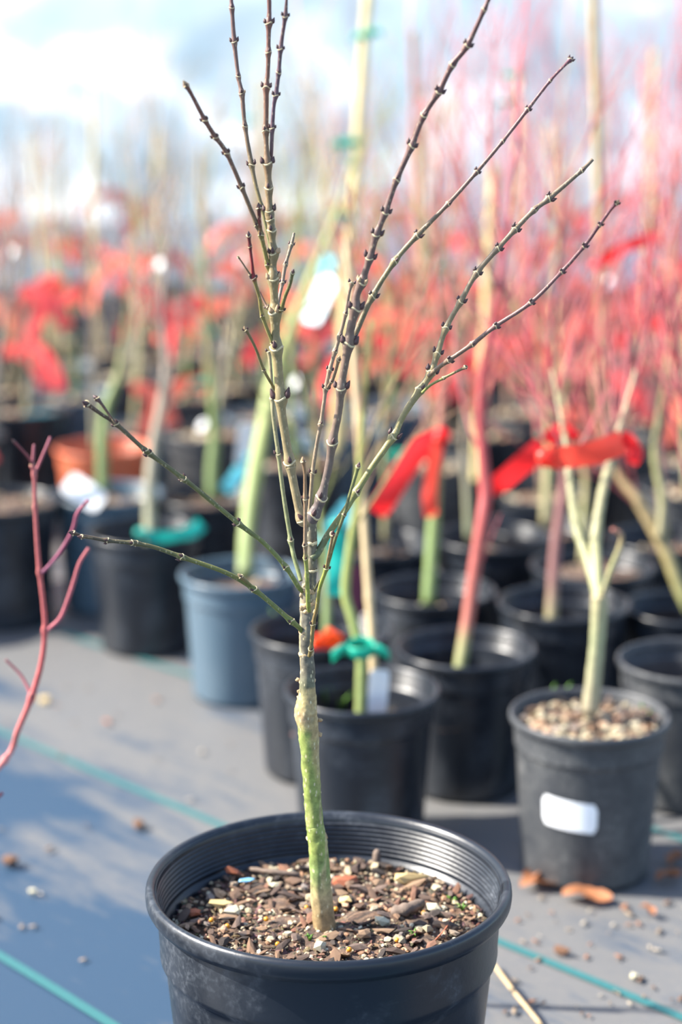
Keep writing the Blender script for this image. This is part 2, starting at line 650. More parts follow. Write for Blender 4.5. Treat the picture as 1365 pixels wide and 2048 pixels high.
def soil_mb(R, z, rnd, rings=10, seg=40, amp=0.004, chips=120, csize=0.004, pale=0.12):
    s = MB()
    v = [(0, 0, z + amp)]; f = []; cc = [rnd.choice(SOILC)]
    for j in range(1, rings + 1):
        rr = R * j / rings
        for i in range(seg):
            a = 2 * math.pi * i / seg
            x, y = rr * math.cos(a), rr * math.sin(a)
            v.append((x, y, z + amp * 1.4 * noise.noise(Vector((x * 45 + z * 99, y * 45, 1))) + amp * (1 - (j / rings) ** 2)))
            cc.append(rnd.choice(SOILC))
    for i in range(seg):
        f.append((0, 1 + i, 1 + (i + 1) % seg))
    for j in range(rings - 1):
        for i in range(seg):
            a = 1 + j * seg + i; b_ = 1 + j * seg + (i + 1) % seg
            f.append((a, a + seg, b_ + seg, b_))
    s.add(v, f, cc)
    for k in range(chips):
        add_chip(s, R * 0.97, z + amp * 0.6, rnd, csize * rnd.uniform(0.4, 1.3), pale)
    return s


PALE = [lin((190, 172, 140)), lin((160, 140, 116)), lin((170, 130, 100)), lin((206, 196, 168))]


def add_chip(s, R, z, rnd, c, pale, sub=ICO1):
    rr = R * math.sqrt(rnd.random()); a = rnd.uniform(0, 2 * math.pi)
    if rnd.random() < pale:
        v, f = lump(rnd, c, c * rnd.uniform(0.6, 1), c * rnd.uniform(0.5, 0.8), 0.3, sub)
        col = rnd.choice(PALE)
    else:
        v, f = lump(rnd, c * rnd.uniform(0.9, 1.7), c * rnd.uniform(0.4, 0.8), c * rnd.uniform(0.2, 0.45), 0.5, sub)
        col = rnd.choice(SOILC)
        col = tuple(x * rnd.uniform(0.75, 1.35) for x in col)
    M4 = Matrix.Rotation(rnd.uniform(0, 6.28), 3, 'Z') @ Matrix.Rotation(rnd.uniform(-0.6, 0.6), 3, 'X') @ Matrix.Rotation(rnd.uniform(-0.5, 0.5), 3, 'Y')
    off = Vector((rr * math.cos(a), rr * math.sin(a), z + c * 0.25))
    s.add([M4 @ p + off for p in v], f, [col] * len(v))


# ------------------------------------------------------------------ the potted maple in front
G_GREEN = lin((130, 142, 74)); G_TAN = lin((176, 150, 112)); G_GREY = lin((104, 98, 82)); G_OLIVE = lin((134, 120, 82))
G_BROWN = lin((114, 82, 66)); G_PURP = lin((98, 62, 60)); G_DKGRN = lin((92, 98, 50)); G_LIME = lin((124, 136, 60)); G_RED = lin((128, 40, 44))
MY = 1.372
mainR, mainH = 0.1385, 0.212
mc_ = on(658, 1762, mainH)
main = empty('potted_sapling', (mc_.x, mc_.y, 0))
tag(main, 'bare grafted maple sapling with knobbly twigs in big black pot, sharp in front', 'potted tree')
make_pot(mainR, mainH, M['pot'], main, 128)
SOILZ = mainH - 0.039
rs = random.Random(5)
sm = soil_mb(mainR * 0.872, SOILZ, rs, 16, 72, 0.004, 0)
soil = sm.build('soil', M['soil'], main)
crumbs = MB()
for k in range(3600):
    add_chip(crumbs, mainR * 0.865, SOILZ + 0.0035, rs, rs.uniform(0.0008, 0.003), 0.3, ICO1)
tag(crumbs.build('soil_crumbs', M['soil'], soil, smooth=False), kind='stuff')
CHIPS = []
for k in range(10):
    q = MB(); v, f = lump(rs, rs.uniform(1.0, 1.6), rs.uniform(0.4, 0.75), rs.uniform(0.2, 0.42), 0.55, ICO1); q.add(v, f)
    mm = q.mesh('bark_chip', False); mm.materials.append(M['chip']); CHIPS.append(mm)
PEBS = []
for k in range(8):
    q = MB(); v, f = lump(rs, 1.0, rs.uniform(0.65, 0.95), rs.uniform(0.5, 0.75), 0.7, ICO1); q.add(v, f)
    mm = q.mesh('pebble', False); mm.materials.append(M['peb']); PEBS.append(mm)
q = MB(); v, f = lump(rs, 1, 1, 0.95, 0.06, ICO2); q.add(v, f)
PRILL = q.mesh('fertilizer_prill', True); PRILL.materials.append(M['prill'])


def put(name, mesh, p, s, parent, rot=None, rnd=rs):
    o = bpy.data.objects.new(name, mesh)
    C.objects.link(o)
    o.parent = parent
    base = Vector(parent.location) if parent else Vector((0, 0, 0))
    if parent is soil: base = Vector(main.location)
    o.location = Vector(p) - base
    o.scale = s if isinstance(s, tuple) else (s, s, s)
    o.rotation_euler = rot or (rnd.uniform(-0.5, 0.5), rnd.uniform(-0.5, 0.5), rnd.uniform(0, 6.28))
    return o


for k in range(270):
    rr = mainR * 0.83 * math.sqrt(rs.random()); a = rs.uniform(0, 6.28)
    p = Vector((mc_.x + rr * math.cos(a), mc_.y + rr * math.sin(a), SOILZ + 0.0055 + rs.uniform(0, 0.003)))
    if rs.random() < 0.72: put('bark_chip', rs.choice(CHIPS), p, rs.uniform(0.0034, 0.0078), soil)
    else: put('pebble', rs.choice(PEBS), p, rs.uniform(0.0024, 0.0052), soil)


def own(name, mesh_src, matname, px, py, s, rot=None, dz=0.006):
    mm = mesh_src.copy(); mm.materials.clear(); mm.materials.append(M[matname])
    return put(name, mm, on(px, py, SOILZ + dz), s, soil, rot)


M['tanrock'] = simple('tan_stone', lin((190, 164, 112)), 0.7, 0.2, 260)
M['whiterock'] = simple('white_stone', lin((186, 178, 150)), 0.7, 0.2, 260)
M['darkwood'] = simple('weathered_wood', lin((108, 92, 80)), 0.8, 0.3, 250, 0.6)
M['redchip'] = simple('rust_chip', lin((150, 86, 58)), 0.8, 0.25, 200)
M['bluebit'] = simple('blue_plastic_bit', lin((120, 175, 210)), 0.4, 0.1, 200)
own('pebble', PEBS[0], 'tanrock', 815, 1757, (0.0125, 0.008, 0.0085), (0.1, 0.15, 0.2), 0.009)
own('pebble', PEBS[1], 'whiterock', 766, 1842, (0.0075, 0.006, 0.006), (0.2, 0.3, 0.5), 0.008)
own('pebble', PEBS[2], 'whiterock', 642, 1890, (0.005, 0.005, 0.006), (0.4, 0.3, 0.8), 0.008)
own('pebble', PEBS[3], 'whiterock', 466, 1822, (0.007, 0.006, 0.006), (0.2, 0, 0), 0.008)
own('pebble', PEBS[4], 'tanrock', 440, 1806, (0.0105, 0.006, 0.004), (0.2, 0.1, 0.1), 0.007)
own('pebble', PEBS[5], 'whiterock', 548, 1770, (0.006, 0.005, 0.005), None, 0.007)
own('pebble', PEBS[6], 'tanrock', 690, 1800, (0.008, 0.006, 0.005), None, 0.008)
own('pebble', PEBS[7], 'whiterock', 870, 1818, (0.008, 0.006, 0.006), None, 0.008)
own('pebble', PEBS[2], 'redchip', 690, 1760, (0.011, 0.008, 0.007), (0, 0, 0.2), 0.008)
own('pebble', PEBS[1], 'redchip', 388, 1824, (0.0068, 0.006, 0.005), (0, 0, 0.2), 0.007)
own('bark_chip', CHIPS[1], 'redchip', 468, 1744, (0.006, 0.006, 0.02), (1.3, 0.5, 0.3), 0.010)
own('bark_chip', CHIPS[2], 'bluebit', 494, 1760, (0.004, 0.004, 0.004), (0.3, 0, 0.3), 0.008)
sk = MB()
tube(sk, catmull([on(783, 1826, SOILZ + 0.007) - main.location, on(815, 1818, SOILZ + 0.010) - main.location, on(848, 1804, SOILZ + 0.010) - main.location], 6), [0.003, 0.0042, 0.0048, 0.0042, 0.0045, 0.005, 0.0048, 0.0046, 0.005, 0.0044, 0.004, 0.0036, 0.002], 9, rough=0.35)
sk.build('wood_piece', M['darkwood'], soil)
sk = MB()
pp = on(752, 1742, SOILZ) - main.location
tube(sk, [pp + Vector((0, 0, -0.004)), pp + Vector((0.0006, 0, 0.008)), pp + Vector((0.001, 0, 0.016)), pp + Vector((0.001, 0, 0.0185))], [0.0034, 0.0034, 0.0032, 0.0018], 9, rough=0.2)
sk.build('wood_piece', M['darkwood'], soil)
sk = MB()
tube(sk, catmull([on(500, 1738, SOILZ + 0.009) - main.location, on(545, 1744, SOILZ + 0.010) - main.location, on(600, 1750, SOILZ + 0.008) - main.location], 6), [0.0015] + [0.0021] * 11 + [0.0012], 7, rough=0.3)
sk.build('twig_piece', M['darkwood'], soil)
sk = MB()
tube(sk, catmull([on(862, 1890, SOILZ + 0.006) - main.location, on(890, 1860, SOILZ + 0.010) - main.location, on(905, 1835, SOILZ + 0.008) - main.location], 6), [0.0007] * 13, 6)
sk.build('twig_piece', M['redchip'], soil)
for (x, y) in [(533, 1838), (556, 1888), (672, 1818), (614, 1815), (699, 1899), (848, 1826), (423, 1840), (455, 1852), (715, 1812), (795, 1880)]:
    p = on(x, y, SOILZ + 0.0075)
    put('fertilizer_prill', PRILL, p, 0.0021, soil)
for (x, y) in [(905, 1805), (925, 1822), (830, 1876), (655, 1884), (620, 1884)]:
    gm = MB()
    p = on(x, y, SOILZ + 0.004) - main.location
    for k in range(5):
        a = rs.uniform(0, 6.28); L = rs.uniform(0.003, 0.006)
        q1 = p + Vector((math.cos(a) * 0.002, math.sin(a) * 0.002, L)); q2 = p + Vector((math.cos(a) * 0.005, math.sin(a) * 0.005, L * 1.1))
        tube(gm, [p, q1, q2], [0.0005, 0.0008, 0.0001], 4)
    gm.build('moss_sprig', M['grass'], soil)

ML = Vector(main.location)


def sub_pts(pix, ya, yb, sub=6):
    n = len(pix)
    pts = [at(x, y, ya + (yb - ya) * i / max(1, n - 1)) for i, (x, y) in enumerate(p[:2] for p in pix)]
    return catmull(pts, sub)


BUDM = {}


def bud_mesh(kind):
    if kind not in BUDM:
        q = MB()
        prof = [(0.0, -0.1), (0.55, 0.05), (0.8, 0.45), (0.72, 0.9), (0.42, 1.5), (0.16, 1.95), (0.0, 2.1)]
        lathe(q, prof, 8)
        mm = q.mesh('bud', True); mm.materials.append(M[kind]); BUDM[kind] = mm
    return BUDM[kind]


def orient(o, d):
    o.rotation_mode = 'QUATERNION'
    o.rotation_quaternion = Vector(d).to_track_quat('Z', 'Y')


rb = random.Random(3)


def branch(pix, ya, yb, stops, tip='cut', sub=6, ringmat='scar', sides=12, bark='bark', parent=None, root=None, ringscale=1.0, budk='bud', pre=None):
    """pix: (x, y, width_px, node) with node 0 none, 1 ring, 2 ring with two buds, 3 rough ring cluster"""
    root = root or main
    O = Vector(root.location)
    n = len(pix)
    key = [at(p[0], p[1], ya + (yb - ya) * i / max(1, n - 1)) for i, p in enumerate(pix)]
    if pre: key[:len(pre)] = pre
    pts = catmull(key, sub)
    w = [p[2] for p in pix]
    L = [0.0]
    for i in range(1, len(pts)): L.append(L[-1] + (pts[i] - pts[i - 1]).length)
    nodes = [i * sub for i in range(n) if len(pix[i]) > 3 and pix[i][3]]
    # finer resampling so the swellings read
    fine = []; fl = []
    for i in range(len(pts) - 1):
        for k in range(3):
            fine.append(pts[i].lerp(pts[i + 1], k / 3)); fl.append(L[i] + (L[i + 1] - L[i]) * k / 3)
    fine.append(pts[-1]); fl.append(L[-1])
    kl = [L[i * sub] if n > 2 else L[-1] * i for i in range(n)]
    rad = []
    for p, l in zip(fine, fl):
        for i in range(n - 1):
            if l <= kl[i + 1] + 1e-9: break
        u = (l - kl[i]) / max(1e-9, kl[i + 1] - kl[i])
        ww = w[i] + (w[i + 1] - w[i]) * max(0, min(1, u))
        r = ww / 2 * mpp(p)
        for j in range(n):
            if len(pix[j]) > 3 and pix[j][3]:
                s = 2.2 * ww * mpp(p) / 2
                dd = (l - kl[j]) / s
                r *= 1 + 0.46 * math.exp(-(dd * 1.35) ** 2) if dd < 0.6 else 1 + 0.46 * math.exp(-(0.6 * 1.35) ** 2) * math.exp(-((dd - 0.6) * 3) ** 2)
        rad.append(r)
    cols = [lerpc(stops, l / L[-1]) for l in fl]
    mbb = MB()
    tube(mbb, [p - O for p in fine], rad, sides, cols, rough=0.07, seed=rb.random() * 99)
    br = mbb.build('branch', M[bark], parent or root)
    base = br
    up = Vector((0, 0, 1))
    for j in range(n):
        nd = pix[j][3] if len(pix[j]) > 3 else 0
        if not nd: continue
        p = key[j]
        a = key[max(0, j - 1)]; c = key[min(n - 1, j + 1)]
        d = (c - a).normalized()
        r = w[j] / 2 * mpp(p) * 1.40 * ringscale
        rg = MB()
        sd_ = rb.uniform(-0.3, 0.3)
        # a cream scar: V-shaped ring that dips at two sides
        q = d.to_track_quat('Z', 'Y').to_matrix()
        vv = []; ff = []
        S = 14
        ph = rb.uniform(0, 3.14)
        for k in range(S):
            t = 2 * math.pi * k / S
            lift = r * 0.30 * math.cos(2 * t + ph)
            for (dr, dz) in ((0.86, -0.28), (1.07, -0.16), (1.13, 0.0), (1.05, 0.14), (0.84, 0.22)):
                vv.append(q @ Vector((r * dr * math.cos(t), r * dr * math.sin(t), r * dz + lift)) + (p - O))
        for k in range(S):
            k2 = (k + 1) % S
            for h in range(4):
                ff.append((k * 5 + h, k2 * 5 + h, k2 * 5 + h + 1, k * 5 + h + 1))
        rg.add(vv, ff)
        rg.build('leaf_scar', M[ringmat], base)
        if nd == 1:
            dirv = Vector((rb.uniform(-0.4, 0.4), -1, 0)); dirv = (dirv - d * dirv.dot(d)).normalized()
            bo = link('bud', bud_mesh(budk), None, base)
            bo.location = p + dirv * r * 0.8 + d * r * 0.15 - O
            bo.scale = (r * 0.5, r * 0.5, r * 0.6)
            orient(bo, d + dirv * 0.3)
        if nd >= 2:
            cnt = 2 if nd == 2 else 5
            for k in range(cnt):
                if nd == 2:
                    t = (0 if k == 0 else math.pi) + sd_
                    dirv = Vector((math.cos(t), math.sin(t) * 0.5 - 0.25, 0))
                else:
                    t = rb.uniform(0, 6.28); dirv = Vector((math.cos(t), math.sin(t), 0))
                dirv = (dirv - d * dirv.dot(d)).normalized()
                bo = link('bud', bud_mesh(budk if nd == 2 else rb.choice(['bud', 'bud_tan'])), None, base)
                bo.location = p + dirv * r * 0.9 + d * r * 0.05 - O
                bs = r * (0.66 if nd == 2 else 0.5)
                bo.scale = (bs, bs, bs * rb.uniform(0.9, 1.3))
                orient(bo, d + dirv * 0.35)
    d = (key[-1] - key[-2]).normalized()
    if tip in ('bud', 'bud_tan'):
        bo = link('bud', bud_mesh(tip), None, base)
        r = w[-1] / 2 * mpp(key[-1])
        bo.location = key[-1] - O - d * r * 0.3
        bo.scale = (r * 1.45, r * 1.45, r * 1.55)
        orient(bo, d)
    return br


# trunk: (x, y, width)
TR = [(653, 1892, 50), (652, 1870, 47), (644, 1800, 43), (637, 1700, 39), (632, 1660, 37), (630, 1647, 36), (625, 1590, 34), (620, 1500, 38), (616, 1450, 43), (612, 1425, 47),
      (614, 1405, 41), (615, 1385, 34), (615.5, 1340, 30), (613.5, 1300, 29), (614, 1260, 31), (615, 1230, 29), (616, 1200, 32), (618, 1175, 30), (621, 1150, 25), (624, 1100, 21), (624.5, 1055, 20), (622, 1034, 22)]
key = [at(x, y, MY - 0.012 + 0.012 * i / 21) for i, (x, y, w_) in enumerate(TR)]
pts = catmull(key, 8)
rad = []
for i in range(len(pts)):
    j = min(i // 8, len(TR) - 2); u = i / 8 - j
    rad.append((TR[j][2] + (TR[j + 1][2] - TR[j][2]) * u) / 2 * mpp(pts[i]))


def trunk_col(t, d, p):
    # bark zones by height along the stem
    h = (p.z + ML.z - key[0].z) / (key[-1].z - key[0].z)
    nz_ = noise.noise(p * 55) * 0.5 + noise.noise(p * 140) * 0.35
    st = [(0.0, lin((124, 106, 76))), (0.07, lin((150, 128, 92))), (0.13, lin((168, 150, 110))), (0.18, lin((120, 140, 84))), (0.24, G_GREEN), (0.45, G_GREEN), (0.515, G_GREEN), (0.545, G_TAN), (0.585, lin((160, 146, 96))), (0.62, lin((104, 104, 80))), (0.66, G_GREY), (0.78, lin((110, 106, 94))), (0.81, lin((150, 134, 108))), (0.84, lin((100, 96, 82))), (1.0, lin((104, 96, 78)))]
    c = lerpc(st, max(0, min(1, h + nz_ * 0.02)))
    if 0.36 < h < 0.62:      # callus of the graft runs down the right side
        k = max(0, min(1, (d.x * 1.1 + nz_ * 1.0 - 0.25 + max(0, h - 0.48) * 4.0) * 2.2)) * min(1, (h - 0.36) * 8)
        c = tuple(a + (b_ - a) * k for a, b_ in zip(c, lin((170, 146, 100))))
    streak = noise.noise(Vector((p.x * 240, p.y * 240, p.z * 34)))
    if streak > 0.28 and h > 0.15:
        k = min(1, (streak - 0.28) * 5) * 0.7
        c = tuple(a + (b_ - a) * k for a, b_ in zip(c, lin((172, 156, 116))))
    if nz_ > 0.22 and 0.2 < h < 0.55:
        k = min(1, (nz_ - 0.22) * 6)
        c = tuple(a + (b_ - a) * k * 0.6 for a, b_ in zip(c, lin((158, 160, 100))))
    if nz_ < -0.25 and h > 0.55:
        k = min(1, (-0.25 - nz_) * 6)
        c = tuple(a * (1 - 0.35 * k) for a in c)
    return c


tm = MB()
tube(tm, [p - ML for p in pts], rad, 40, colfn=trunk_col, rough=0.10)
trunk = tm.build('trunk', M['bark_trunk'], main)


def trunk_ring(px, py, w_, thick, mat='scar', tilt=0.0):
    p = at(px, py, MY - 0.004)
    r = w_ / 2 * mpp(p)
    rg = MB(); vv = []; ff = []; S = 28
    for k in range(S):
        t = 2 * math.pi * k / S
        lift = tilt * r * math.cos(t) + 0.22 * r * noise.noise(Vector((math.cos(t) * 2.2, math.sin(t) * 2.2, py)))
        for (dr, dz) in ((0.93, -1), (1.02, -0.5), (1.04, 0), (1.02, 0.5), (0.93, 1)):
            tk = thick * (1 + 0.7 * noise.noise(Vector((math.cos(t) * 3, math.sin(t) * 3, py + 9))))
            vv.append(p - ML + Vector((r * dr * math.cos(t), r * dr * math.sin(t), tk * dz + lift)))
    for k in range(S):
        k2 = (k + 1) % S
        for h in range(4): ff.append((k * 5 + h, k2 * 5 + h, k2 * 5 + h + 1, k * 5 + h + 1))
    rg.add(vv, ff)
    rg.build('bark_ring', M[mat], trunk)


for a_ in [(625, 1587, 35, 0.0008, 'scar', 0.1), (632, 1677, 38, 0.0009, 'scar', -0.06), (615, 1362, 33, 0.0012, 'corky', 0.1), (613, 1307, 31, 0.0016, 'corky', 0.1), (614, 1262, 32, 0.0016, 'corky', 0.15),
           (617, 1207, 33, 0.0018, 'corky', 0.2), (618, 1180, 30, 0.0016, 'corky', -0.1), (624, 1085, 22, 0.0012, 'scar', 0.0), (624, 1140, 24, 0.001, 'scar', 0.0)]:
    trunk_ring(*a_)
for (x, y, s, yo) in [(647, 1672, 0.0040, -0.008), (630, 1702, 0.0046, -0.0125), (619, 1487, 0.005, -0.0125), (622, 1473, 0.004, -0.0125), (606, 1400, 0.0062, -0.007), (620, 1415, 0.005, -0.0115), (639, 1468, 0.003, -0.006), (640, 1440, 0.0026, -0.006),
                     (597, 1360, 0.0024, -0.004), (599, 1383, 0.0024, -0.004), (605, 1215, 0.0034, -0.008), (605, 1190, 0.0038, -0.006), (612, 1224, 0.003, -0.013), (632, 1224, 0.003, -0.012), (602, 1262, 0.0026, -0.006), (613, 1172, 0.0034, -0.008)]:
    kb = MB(); s *= 0.62; v, f = lump(rb, s * 1.1, s * 0.5, s * 1.0, 0.7, ICO2)
    p = at(x, y, MY + yo) - ML
    kb.add([q_ + p for q_ in v], f)
    kb.build('bark_knot', M['corky'], trunk)

OLB = [(0, lin((140, 124, 92))), (0.35, G_OLIVE), (0.55, lin((122, 104, 72))), (0.75, G_BROWN), (1, G_PURP)]
# left leader, up the centre and out of frame
branch([(622, 1046, 19), (606, 1040, 17, 1), (599, 1022, 17), (583, 941, 17), (580, 926, 17, 1), (564, 829, 18), (562, 797, 19, 2), (557, 743, 18.5), (553.5, 697, 19, 1), (551, 664, 18), (551, 625, 19, 3), (549.5, 605, 17), (547, 558, 17, 3), (546, 532, 15), (548, 507, 15, 3), (545, 479, 13), (544, 462, 13, 1), (541, 440, 12, 1), (539, 422, 13.5, 2), (538, 377, 12.5, 1), (535.5, 327, 14.5, 2), (533, 290, 9.5), (532, 262, 10.5, 1), (532.6, 224, 10), (533, 175, 11, 2), (536, 145, 9), (537, 105, 9.5, 1), (537.5, 75, 9), (538, 47, 11, 2), (539, 20, 9), (538, -45, 9, 2), (541, -100, 7)], MY, MY + 0.03, OLB, 'bud', 4, sides=14)
# right leader
branch([(624, 1046, 18), (628, 1030, 19, 1), (643, 996, 17, 1), (658, 932, 16), (665, 886, 16, 1), (678, 823, 15.5), (682.5, 776, 16, 2), (690, 730, 15.5), (698, 687, 18, 2), (703, 651, 17), (711, 617, 16, 2), (714, 590, 15), (724.5, 564, 15, 3), (732, 542, 13), (740, 516, 13, 2), (746, 496, 12.5), (753, 469, 13, 2), (771, 425, 11.5, 2), (794, 359, 11, 1), (824, 292, 12, 2), (848, 231, 11, 1), (877.6, 184, 11.5, 2), (905, 130, 11, 1), (935, 91, 11, 2), (969, 19, 8.5, 1), (996, -45, 8, 2), (1012, -90, 6)], MY, MY - 0.03,
       [(0, lin((96, 86, 84))), (0.2, lin((118, 98, 82))), (0.5, lin((106, 84, 76))), (1, G_PURP)], 'bud', 4, sides=14)
# long right branch with its fork
branch([(624, 1118, 14), (634, 1108, 15), (643, 1093, 14), (664, 1058, 13.5), (693, 1017, 13), (712, 985, 13, 1), (752, 923, 13), (787, 873, 13.5, 2), (807.5, 830, 13), (841.5, 779, 14, 1), (863, 744, 14, 2), (875.5, 707, 11, 2), (892.5, 656, 11, 2), (922, 603, 10.5, 2), (954, 546, 10.5, 2), (996.6, 497, 10, 2), (1030.6, 459, 10.5, 2), (1069, 420, 9.5, 1), (1098.6, 397, 11, 2), (1164, 341, 8, 1), (1186, 319, 7)], MY - 0.005, MY + 0.05,
       [(0, lin((84, 92, 66))), (0.12, lin((128, 128, 74))), (0.4, lin((140, 126, 86))), (0.7, lin((124, 106, 84))), (1, lin((110, 96, 80)))], 'cut', 4)
branch([(858, 752, 9), (875, 737, 9), (899, 720, 9, 2), (945.6, 688, 9, 1), (992, 652, 8.5, 2), (1062.5, 605, 8, 2), (1124, 543.6, 7.5, 2), (1169, 492.6, 7.5, 2), (1200.6, 449, 7, 2), (1222, 420, 6), (1234, 406, 7, 2)], MY + 0.018, MY - 0.03,
       [(0, lin((120, 100, 78))), (0.4, lin((112, 84, 80))), (1, lin((98, 58, 66)))], 'bud_tan')
branch([(845, 785, 6), (862, 770, 5.5), (888, 756, 5.5, 1), (912, 744, 5), (932, 734, 6.5, 1)], MY + 0.015, MY - 0.005, [(0, lin((130, 136, 70))), (1, lin((110, 90, 66)))], 'cut')
# second right branch
branch([(700, 692, 11), (707, 680, 12, 1), (713, 664, 12), (745.6, 592.6, 11, 2), (790.5, 522, 10.5, 1), (835, 471, 10.5, 2), (897, 407.6, 8, 1), (954, 344, 8, 2), (1006, 282.6, 7, 1), (1056, 219, 7.5, 2), (1101, 161.5, 6, 1), (1128, 133, 5.5), (1141, 120, 7.5, 2)], MY - 0.01, MY + 0.03,
       [(0, lin((110, 96, 76))), (0.25, lin((120, 110, 76))), (0.5, lin((112, 90, 76))), (1, lin((104, 64, 72)))], 'bud')
# twig between the leaders and its side shoot
branch([(616, 1035, 8), (620, 1015, 8), (625.6, 946, 8, 2), (634, 888, 7.5), (642, 848, 8, 1), (649, 800, 7.5), (652, 777, 9, 2), (660, 740, 8, 2), (670.5, 703, 8, 1), (680, 672, 8, 1), (691.6, 627, 7.5, 1), (698, 588, 6.5), (704, 566, 8, 2)], MY + 0.015, MY + 0.02, [(0, lin((144, 126, 100))), (0.5, lin((136, 116, 96))), (1, lin((140, 118, 96)))], 'cut', 4)
branch([(653, 780, 6), (664, 762, 6.5, 1), (671, 745, 6), (678, 719, 7, 1)], MY + 0.017, MY + 0.005, [(0, lin((120, 100, 80))), (1, lin((130, 112, 86)))], 'bud_tan')
# long thin shoot left of the leader
branch([(602, 1162, 8), (597, 1143, 9), (587.5, 1110, 9), (582, 1081, 9, 1), (567, 987, 8.5), (557, 908, 8.5, 2), (546.5, 829, 8), (545, 797, 8, 1), (542, 743, 7), (538.5, 703, 7.5, 2)], MY + 0.004, MY + 0.035, [(0, lin((120, 128, 84))), (0.4, lin((130, 132, 96))), (1, lin((140, 128, 96)))], 'cut', 5)
branch([(552, 783, 6), (545, 770, 6), (528, 740, 6, 1), (511, 695, 5.5), (492, 659, 6.5, 2)], MY + 0.02, MY - 0.01, [(0, lin((122, 114, 66))), (1, lin((116, 98, 66)))], 'bud_tan')
branch([(551, 698, 7.5), (546, 686, 7.5, 1), (525, 632, 7, 1), (519, 595, 7), (508, 556, 8, 2), (504.5, 525, 5.5), (500.5, 493, 6, 1), (498, 471, 7, 1)], MY + 0.01, MY - 0.01, [(0, lin((132, 124, 66))), (0.6, lin((124, 108, 60))), (0.64, G_RED), (1, lin((96, 40, 40)))], 'bud')
branch([(507, 556, 4), (500, 548, 3.5, 1), (488, 530, 3), (477, 514, 3.5, 1)], MY, MY - 0.01, [(0, lin((110, 90, 66))), (1, lin((120, 104, 76)))], 'cut', ringscale=1.2)
branch([(545, 622, 5), (535, 615, 5.5, 2), (527, 600, 4.5), (519, 583, 4)], MY + 0.012, MY + 0.02, [(0, lin((110, 92, 74))), (1, lin((100, 70, 60)))], 'cut')
branch([(555, 628, 7), (563, 618, 8, 2), (571, 592, 7.5), (580, 570, 7), (586, 545, 6.5, 1)], MY + 0.01, MY - 0.01, [(0, lin((120, 108, 58))), (1, lin((92, 92, 56)))], 'bud')
branch([(556, 612, 6), (560, 590, 6.5), (565, 566, 7, 2), (571.5, 529, 7, 1), (583, 490, 6.5, 2), (588.5, 466, 5.5)], MY + 0.02, MY + 0.04, [(0, lin((124, 106, 94))), (1, lin((120, 106, 84)))], 'cut')
# upper left shoots
branch([(546, 560, 9), (543, 550, 9, 1), (536, 529, 9, 1), (529, 497, 8.5), (522.5, 469, 9, 1), (519, 437, 7), (518, 415, 8, 1)], MY + 0.02, MY, [(0, lin((132, 122, 66))), (0.6, lin((120, 110, 62))), (0.8, lin((104, 50, 44))), (1, lin((80, 44, 40)))], 'bud', 5)
branch([(523, 472, 8), (514, 449, 9, 1), (484, 375, 8.5, 2), (453.5, 306, 9, 2), (431, 274, 8.5, 2), (410, 240, 9, 2), (385, 192, 8), (372, 170, 9, 1)], MY + 0.012, MY - 0.03, [(0, lin((116, 100, 70))), (0.4, lin((112, 84, 68))), (1, lin((112, 74, 64)))], 'bud_tan', 5)
branch([(544, 506, 7), (533, 455, 7.5), (524, 415, 8, 1), (511.5, 369, 8), (503.6, 330, 9.5, 2), (490.4, 253, 8, 1), (484, 187, 9, 3), (477, 153, 7.5, 1), (469, 84, 9, 2), (464, 16, 8, 1), (461, -20, 7), (455, -70, 8, 2)], MY + 0.025, MY + 0.05, [(0, lin((120, 122, 80))), (0.2, lin((120, 108, 74))), (0.5, lin((112, 88, 76))), (1, lin((100, 72, 70)))], 'bud', 5)
branch([(541, 330, 7), (543, 310, 7), (545, 256, 8, 2), (548, 211, 7.5), (552, 190, 9, 2), (557.7, 145, 8, 1), (561.6, 98, 8.5, 2), (566, 65, 7.5), (571, 32, 9, 2), (573.5, 0, 5.5), (577, -50, 6, 2)], MY + 0.025, MY, [(0, lin((110, 82, 76))), (0.3, lin((100, 78, 88))), (1, lin((100, 74, 70)))], 'bud', 5)
# low left branches
branch([(606, 1184, 9), (596, 1172, 10), (572, 1134, 9.5, 1), (529, 1087, 9.5), (476, 1046, 10, 2), (402, 985, 9.5), (367.6, 958, 10, 3), (299, 907, 9.5, 2), (291, 901, 9, 1), (232.4, 847.6, 9, 2), (205, 830, 7), (181, 813, 9), (173, 808, 10, 1)], MY - 0.005, MY - 0.05,
       [(0, lin((112, 122, 66))), (0.4, lin((98, 100, 54))), (0.8, lin((92, 84, 56))), (1, lin((84, 60, 48)))], 'bud', 5)
branch([(232, 848, 5), (218, 828, 5), (200, 804, 6.5), (194, 798, 8, 1)], MY - 0.043, MY - 0.04, [(0, lin((90, 74, 56))), (1, lin((90, 64, 54)))], 'bud')
branch([(606, 1266, 9), (598, 1255, 10), (583, 1242, 10, 1), (508.6, 1179, 10, 1), (451, 1145, 9.5), (364, 1114, 9.5, 2), (310.5, 1095, 8.5), (272, 1087, 9, 1), (264, 1085.5, 8.5, 2), (215, 1081, 8, 2), (177, 1074, 7.5), (160, 1070, 6, 0), (146, 1066, 8, 1)], MY - 0.006, MY - 0.045,
       [(0, lin((108, 118, 62))), (0.5, lin((96, 98, 52))), (0.85, lin((84, 76, 56))), (1, lin((80, 62, 52)))], 'bud', 5)
branch([(506, 1177, 7), (495, 1164, 7), (482, 1153, 7, 1)], MY - 0.016, MY - 0.022, [(0, lin((104, 112, 58))), (1, lin((120, 100, 70)))], 'bud_tan')
branch([(185, 1077, 4), (172, 1075, 5), (163, 1074, 7, 1)], MY - 0.042, MY - 0.046, [(0, lin((90, 80, 56))), (1, lin((100, 80, 56)))], 'bud')
